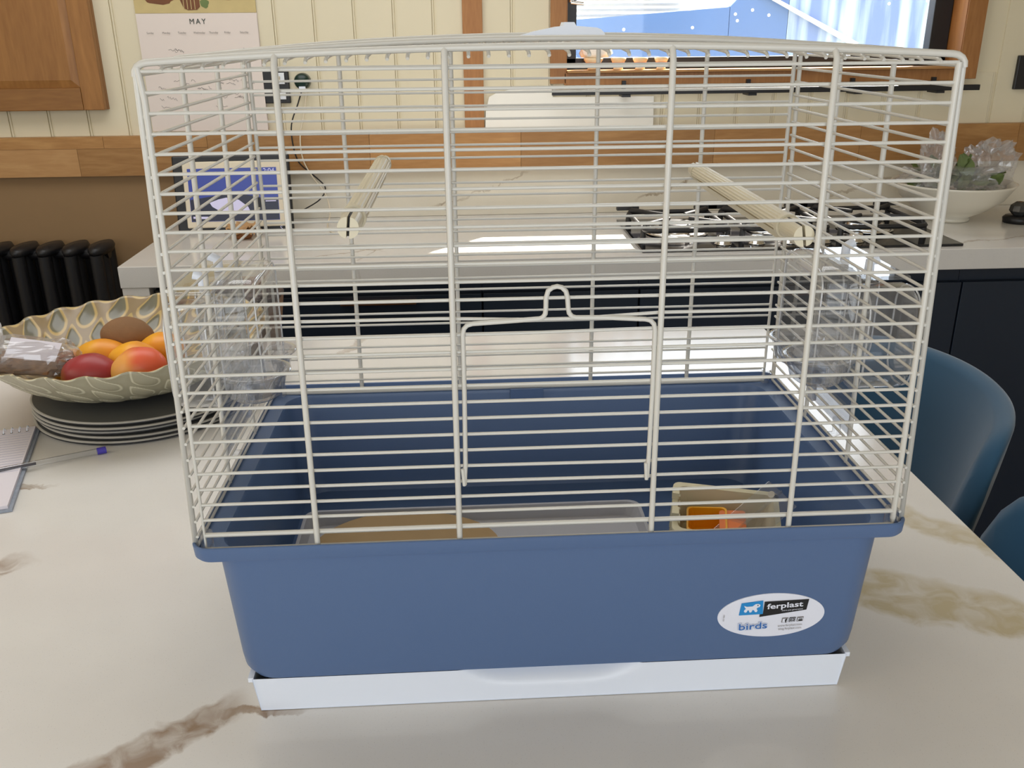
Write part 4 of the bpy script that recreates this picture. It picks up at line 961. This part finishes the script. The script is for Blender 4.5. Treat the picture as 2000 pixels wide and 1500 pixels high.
MB().lathe([(0.0, 0.0), (0.034, 0.0), (0.036, 0.012), (0.030, 0.018), (0.0, 0.018)], n=24).build('foot', M_['black'], go)
MB().lathe([(0.0, 0.0182), (0.014, 0.019), (0.024, 0.030), (0.022, 0.044), (0.010, 0.053), (0.0, 0.054)], n=9, smooth=False).build('globe', mat('smoked_glass', (0.05, 0.05, 0.05, 1), 0.08, spec=1.0), go)
MB().box(0.030, -0.03, 0.0185, 0.085, 0.03, 0.034).build('side_block', M_['black'], go, bevel=0.004)

# smart display
dis = thing('smart_display', 'white-bezel smart display showing 12:04 against a black back on the counter', 'display', (-0.622, 1.765, ZI + 0.0004), None, (math.radians(-9), 0, math.radians(3)))
MB().box(-0.158, 0.010, 0.0, 0.130, 0.024, 0.190).build('backing', M_['black'], dis, bevel=0.004)
MB().box(-0.132, 0.0, 0.012, 0.112, 0.0098, 0.175).build('bezel', M_['bezel'], dis, bevel=0.003)
scn = MB().box(-0.120, -0.0008, 0.028, 0.098, -0.0001, 0.158).build('screen', M_['screen_blue'], dis)
fy = lambda x, z, y: (x, y, z)
MB().prism([(-0.119, 0.029), (0.097, 0.029), (0.097, 0.085), (0.060, 0.083), (0.03, 0.090), (-0.02, 0.100), (-0.05, 0.092), (-0.119, 0.082)], fy, -0.0014, -0.0009).build('image_shape', M_['screen_dark'], scn)
MB().prism([(-0.072, 0.074), (-0.05, 0.082), (-0.03, 0.086), (0.0, 0.080), (0.022, 0.062), (0.026, 0.052), (-0.01, 0.048), (-0.05, 0.054), (-0.066, 0.064)], fy, -0.0020, -0.0015).build('image_shape', M_['screen_light'], scn)
MB().prism([(0.036, 0.056), (0.052, 0.056), (0.058, 0.072), (0.052, 0.084), (0.038, 0.082)], fy, -0.0020, -0.0015).build('image_shape', M_['blackp'], scn)
MB().prism([(0.066, 0.074), (0.092, 0.074), (0.092, 0.0765), (0.066, 0.0765)], fy, -0.0020, -0.0015).build('image_shape', M_['screen_light'], scn)
MB().prism([(-0.115, 0.036), (-0.078, 0.034), (-0.078, 0.040), (-0.115, 0.041)], fy, -0.0020, -0.0015).build('image_shape', M_['screen_light'], scn)
text('clock_digits', '12:04', 0.0165, M_['screen_light'], scn, (0.057, -0.0022, 0.1445))
text('printed_mark', 'S', 0.016, M_['screen_light'], dis, (0.095, 0.0092, 0.001))

# tan dried ornament in front of the display
on = thing('dried_flower', 'tan dried flower head lying in front of the smart display', 'flower', (-0.600, 1.690, ZI + 0.0004))
tm = mat('dried_petal', srgb(190, 150, 104), 0.7, var=0.25, vscale=60)
for k in range(12):
    a = k * 2 * PI / 12 + 0.2; pm3 = MB(); vs = []
    for j in range(5):
        for i in range(5):
            u_, v_ = i / 4 - 0.5, j / 4
            vs.append((0.004 + v_ * 0.040, u_ * 0.030 * math.sin(PI * (0.15 + 0.75 * v_)) * 1.2, 0.006 + 0.026 * math.sin(v_ * 2.2) * (0.5 + 0.5 * (k % 2)) + 0.004 * math.sin(i * 2 + j * 3 + k)))
    pm3.add(vs, [(j * 5 + i, j * 5 + i + 1, j * 5 + i + 6, j * 5 + i + 5) for j in range(4) for i in range(4)], True)
    o = pm3.build('petal', tm, on); o.rotation_euler = (0, 0, a)
MB().lathe([(0, 0), (0.018, 0.0), (0.022, 0.006), (0.012, 0.016), (0, 0.02)], n=16).build('centre', mat('seed_head', srgb(150, 96, 56), 0.8), on)

# socket, plug, cables
so = thing('wall_socket', 'black double wall socket with steel switches beside the calendar', 'socket', (-0.533, YW - 0.0005, 1.243))
MB().box(-0.043, -0.009, -0.043, 0.036, 0, 0.043).build('plate', M_['black'], so, bevel=0.002)
MB().box(-0.004, -0.0115, 0.004, 0.026, -0.0091, 0.032).build('switch', M_['steel'], so, bevel=0.001)
MB().box(-0.004, -0.0115, -0.034, 0.026, -0.0091, -0.008).build('switch', M_['steel'], so, bevel=0.001)
MB().box(0.002, -0.0175, 0.012, 0.014, -0.0116, 0.024).build('lever', M_['bezel'], so, bevel=0.001)
so2 = thing('wall_socket', 'black wall socket beyond the window, near the picture edge', 'socket', (1.475, YW - 0.0005, 1.254))
MB().box(-0.043, -0.011, -0.043, 0.043, 0, 0.043).build('plate', M_['black'], so2, bevel=0.002)
MB().box(-0.012, -0.0135, -0.012, 0.012, -0.0112, 0.012).build('switch', M_['steel'], so2, bevel=0.001)
pg_ = thing('plug_adapter', 'round dark green plug on the wall beside the socket', 'plug', (-0.462, YW - 0.0005, 1.254))
o = MB().lathe([(0.0, 0.0), (0.020, 0.0), (0.020, 0.022), (0.016, 0.030), (0.0, 0.031)], n=24).build('body', mat('dark_green_plastic', srgb(18, 46, 38), 0.3), pg_); o.rotation_euler = (PI / 2, 0, 0)
MB().box(-0.007, -0.034, -0.022, 0.009, -0.012, -0.012).build('cable_clip', M_['white'], pg_)
def cable(name, pts, r, m, label):
    v = [Vector(p) for p in pts]; out = []
    for i in range(len(v) - 1):
        p0, p1, p2, p3 = v[max(i - 1, 0)], v[i], v[i + 1], v[min(i + 2, len(v) - 1)]
        for q in range(8):
            t = q / 8; out.append(0.5 * ((2 * p1) + (p2 - p0) * t + (2 * p0 - 5 * p1 + 4 * p2 - p3) * t * t + (3 * p1 - p0 - 3 * p2 + p3) * t ** 3))
    out.append(v[-1]); return tag(MB().tube(out, r, 6).build(name, m), label, 'cable')
cable('power_cable', [(-0.462, 1.92, 1.238), (-0.478, 1.925, 1.20), (-0.498, 1.905, 1.140), (-0.490, 1.905, 1.06), (-0.455, 1.912, 1.02), (-0.425, 1.915, 0.985), (-0.440, 1.90, 0.955), (-0.48, 1.86, 0.935)], 0.0018, M_['black'], 'black cable hanging from the round plug down to the display')
wcab = cable('power_cable', [(-0.452, 1.918, 1.234), (-0.462, 1.915, 1.18), (-0.476, 1.90, 1.12), (-0.474, 1.90, 1.06), (-0.452, 1.905, 1.01), (-0.425, 1.905, 0.97), (-0.412, 1.88, 0.925), (-0.41, 1.80, 0.903), (-0.385, 1.72, 0.9025), (-0.34, 1.70, 0.9025)], 0.0018, M_['bezel'], 'white cable hanging from the round plug onto the counter')
MB().box(-0.345, 1.694, 0.901, -0.325, 1.706, 0.907).build('connector', M_['white'], wcab)
MB().box(-0.357, 1.696, 0.902, -0.3455, 1.704, 0.906).build('connector_tip', M_['steel'], wcab)

# calendar
cal = thing('calendar', 'wall calendar open at MAY with a country painting above', 'calendar', (-0.712, YW - 0.0015, 0))
pgm = MB()
NXc, NZc = 14, 10
def calp(u, v, off=0.0):   # page bulges a little
    x = -0.149 + 0.298 * u; z = 1.134 + 0.284 * v
    return (x + 0.006 * (1 - v) * 0.3, -0.004 - 0.010 * (1 - v) * (0.3 + 0.7 * u) - off, z)
pgm.add([calp(i / NXc, j / NZc) for j in range(NZc + 1) for i in range(NXc + 1)], [(j * (NXc + 1) + i, j * (NXc + 1) + i + 1, (j + 1) * (NXc + 1) + i + 1, (j + 1) * (NXc + 1) + i) for j in range(NZc) for i in range(NXc)], True)
pgm.box(-0.146, -0.0015, 1.137, 0.150, 0.0, 1.418)
pg1 = pgm.build('month_page', M_['paper'], cal)
pic = MB().box(-0.149, -0.0042, 1.4185, 0.149, -0.0012, 1.70).build('picture_page', M_['pic'], cal)
fyc = lambda x, z, y: (x, y, z)
def blob(x0, z0, rx, rz, m, n=14, k=0.15, name='painted_shape'):
    return MB().prism([(x0 + rx * math.cos(2 * PI * i / n) * (1 + k * math.sin(i * 2.3)), z0 + rz * math.sin(2 * PI * i / n) * (1 + k * math.cos(i * 1.7))) for i in range(n)], fyc, -0.0048, -0.0043).build(name, m, pic)
blob(-0.086, 1.449, 0.036, 0.010, M_['dkred']); blob(0.078, 1.454, 0.030, 0.006, M_['dkred']); blob(0.024, 1.441, 0.011, 0.011, M_['green'])
MB().prism([(-0.040, 1.462), (-0.028, 1.430), (-0.018, 1.425), (0.004, 1.426), (0.012, 1.433), (0.012, 1.462)], fyc, -0.0054, -0.0049).build('painted_basket', M_['dkred'], pic)
for k in range(4): MB().box(-0.028 + k * 0.009, -0.0058, 1.427, -0.0265 + k * 0.009, -0.0055, 1.462).build('painted_shape', M_['pic'], pic)
text('lettering', 'MAY', 0.018, M_['ink'], pg1, (-0.019, -0.0062, 1.393), sx=0.95, space=1.35)
for k, dname in enumerate(['Sunday', 'Monday', 'Tuesday', 'Wednesday', 'Thursday', 'Friday', 'Saturday']):
    text('lettering', dname, 0.0068, M_['inkg'], pg1, (-0.127 + k * 0.0385, -0.0082, 1.3705), sx=0.9)
for k in range(38):   # handwriting
    u0 = rnd.uniform(0.08, 0.85); v0 = rnd.choice([0.70, 0.70, 0.58, 0.44, 0.42, 0.38, 0.34, 0.30, 0.28, 0.22])
    pts = []; x_ = u0
    for q in range(rnd.randint(5, 11)):
        x_ += rnd.uniform(0.004, 0.014); pts.append(calp(min(x_, 0.97), v0 + rnd.uniform(-0.012, 0.012) - q * 0.002, 0.0006))
    MB().tube(pts, 0.00035, 4).build('handwriting', M_['inkg'], pg1)
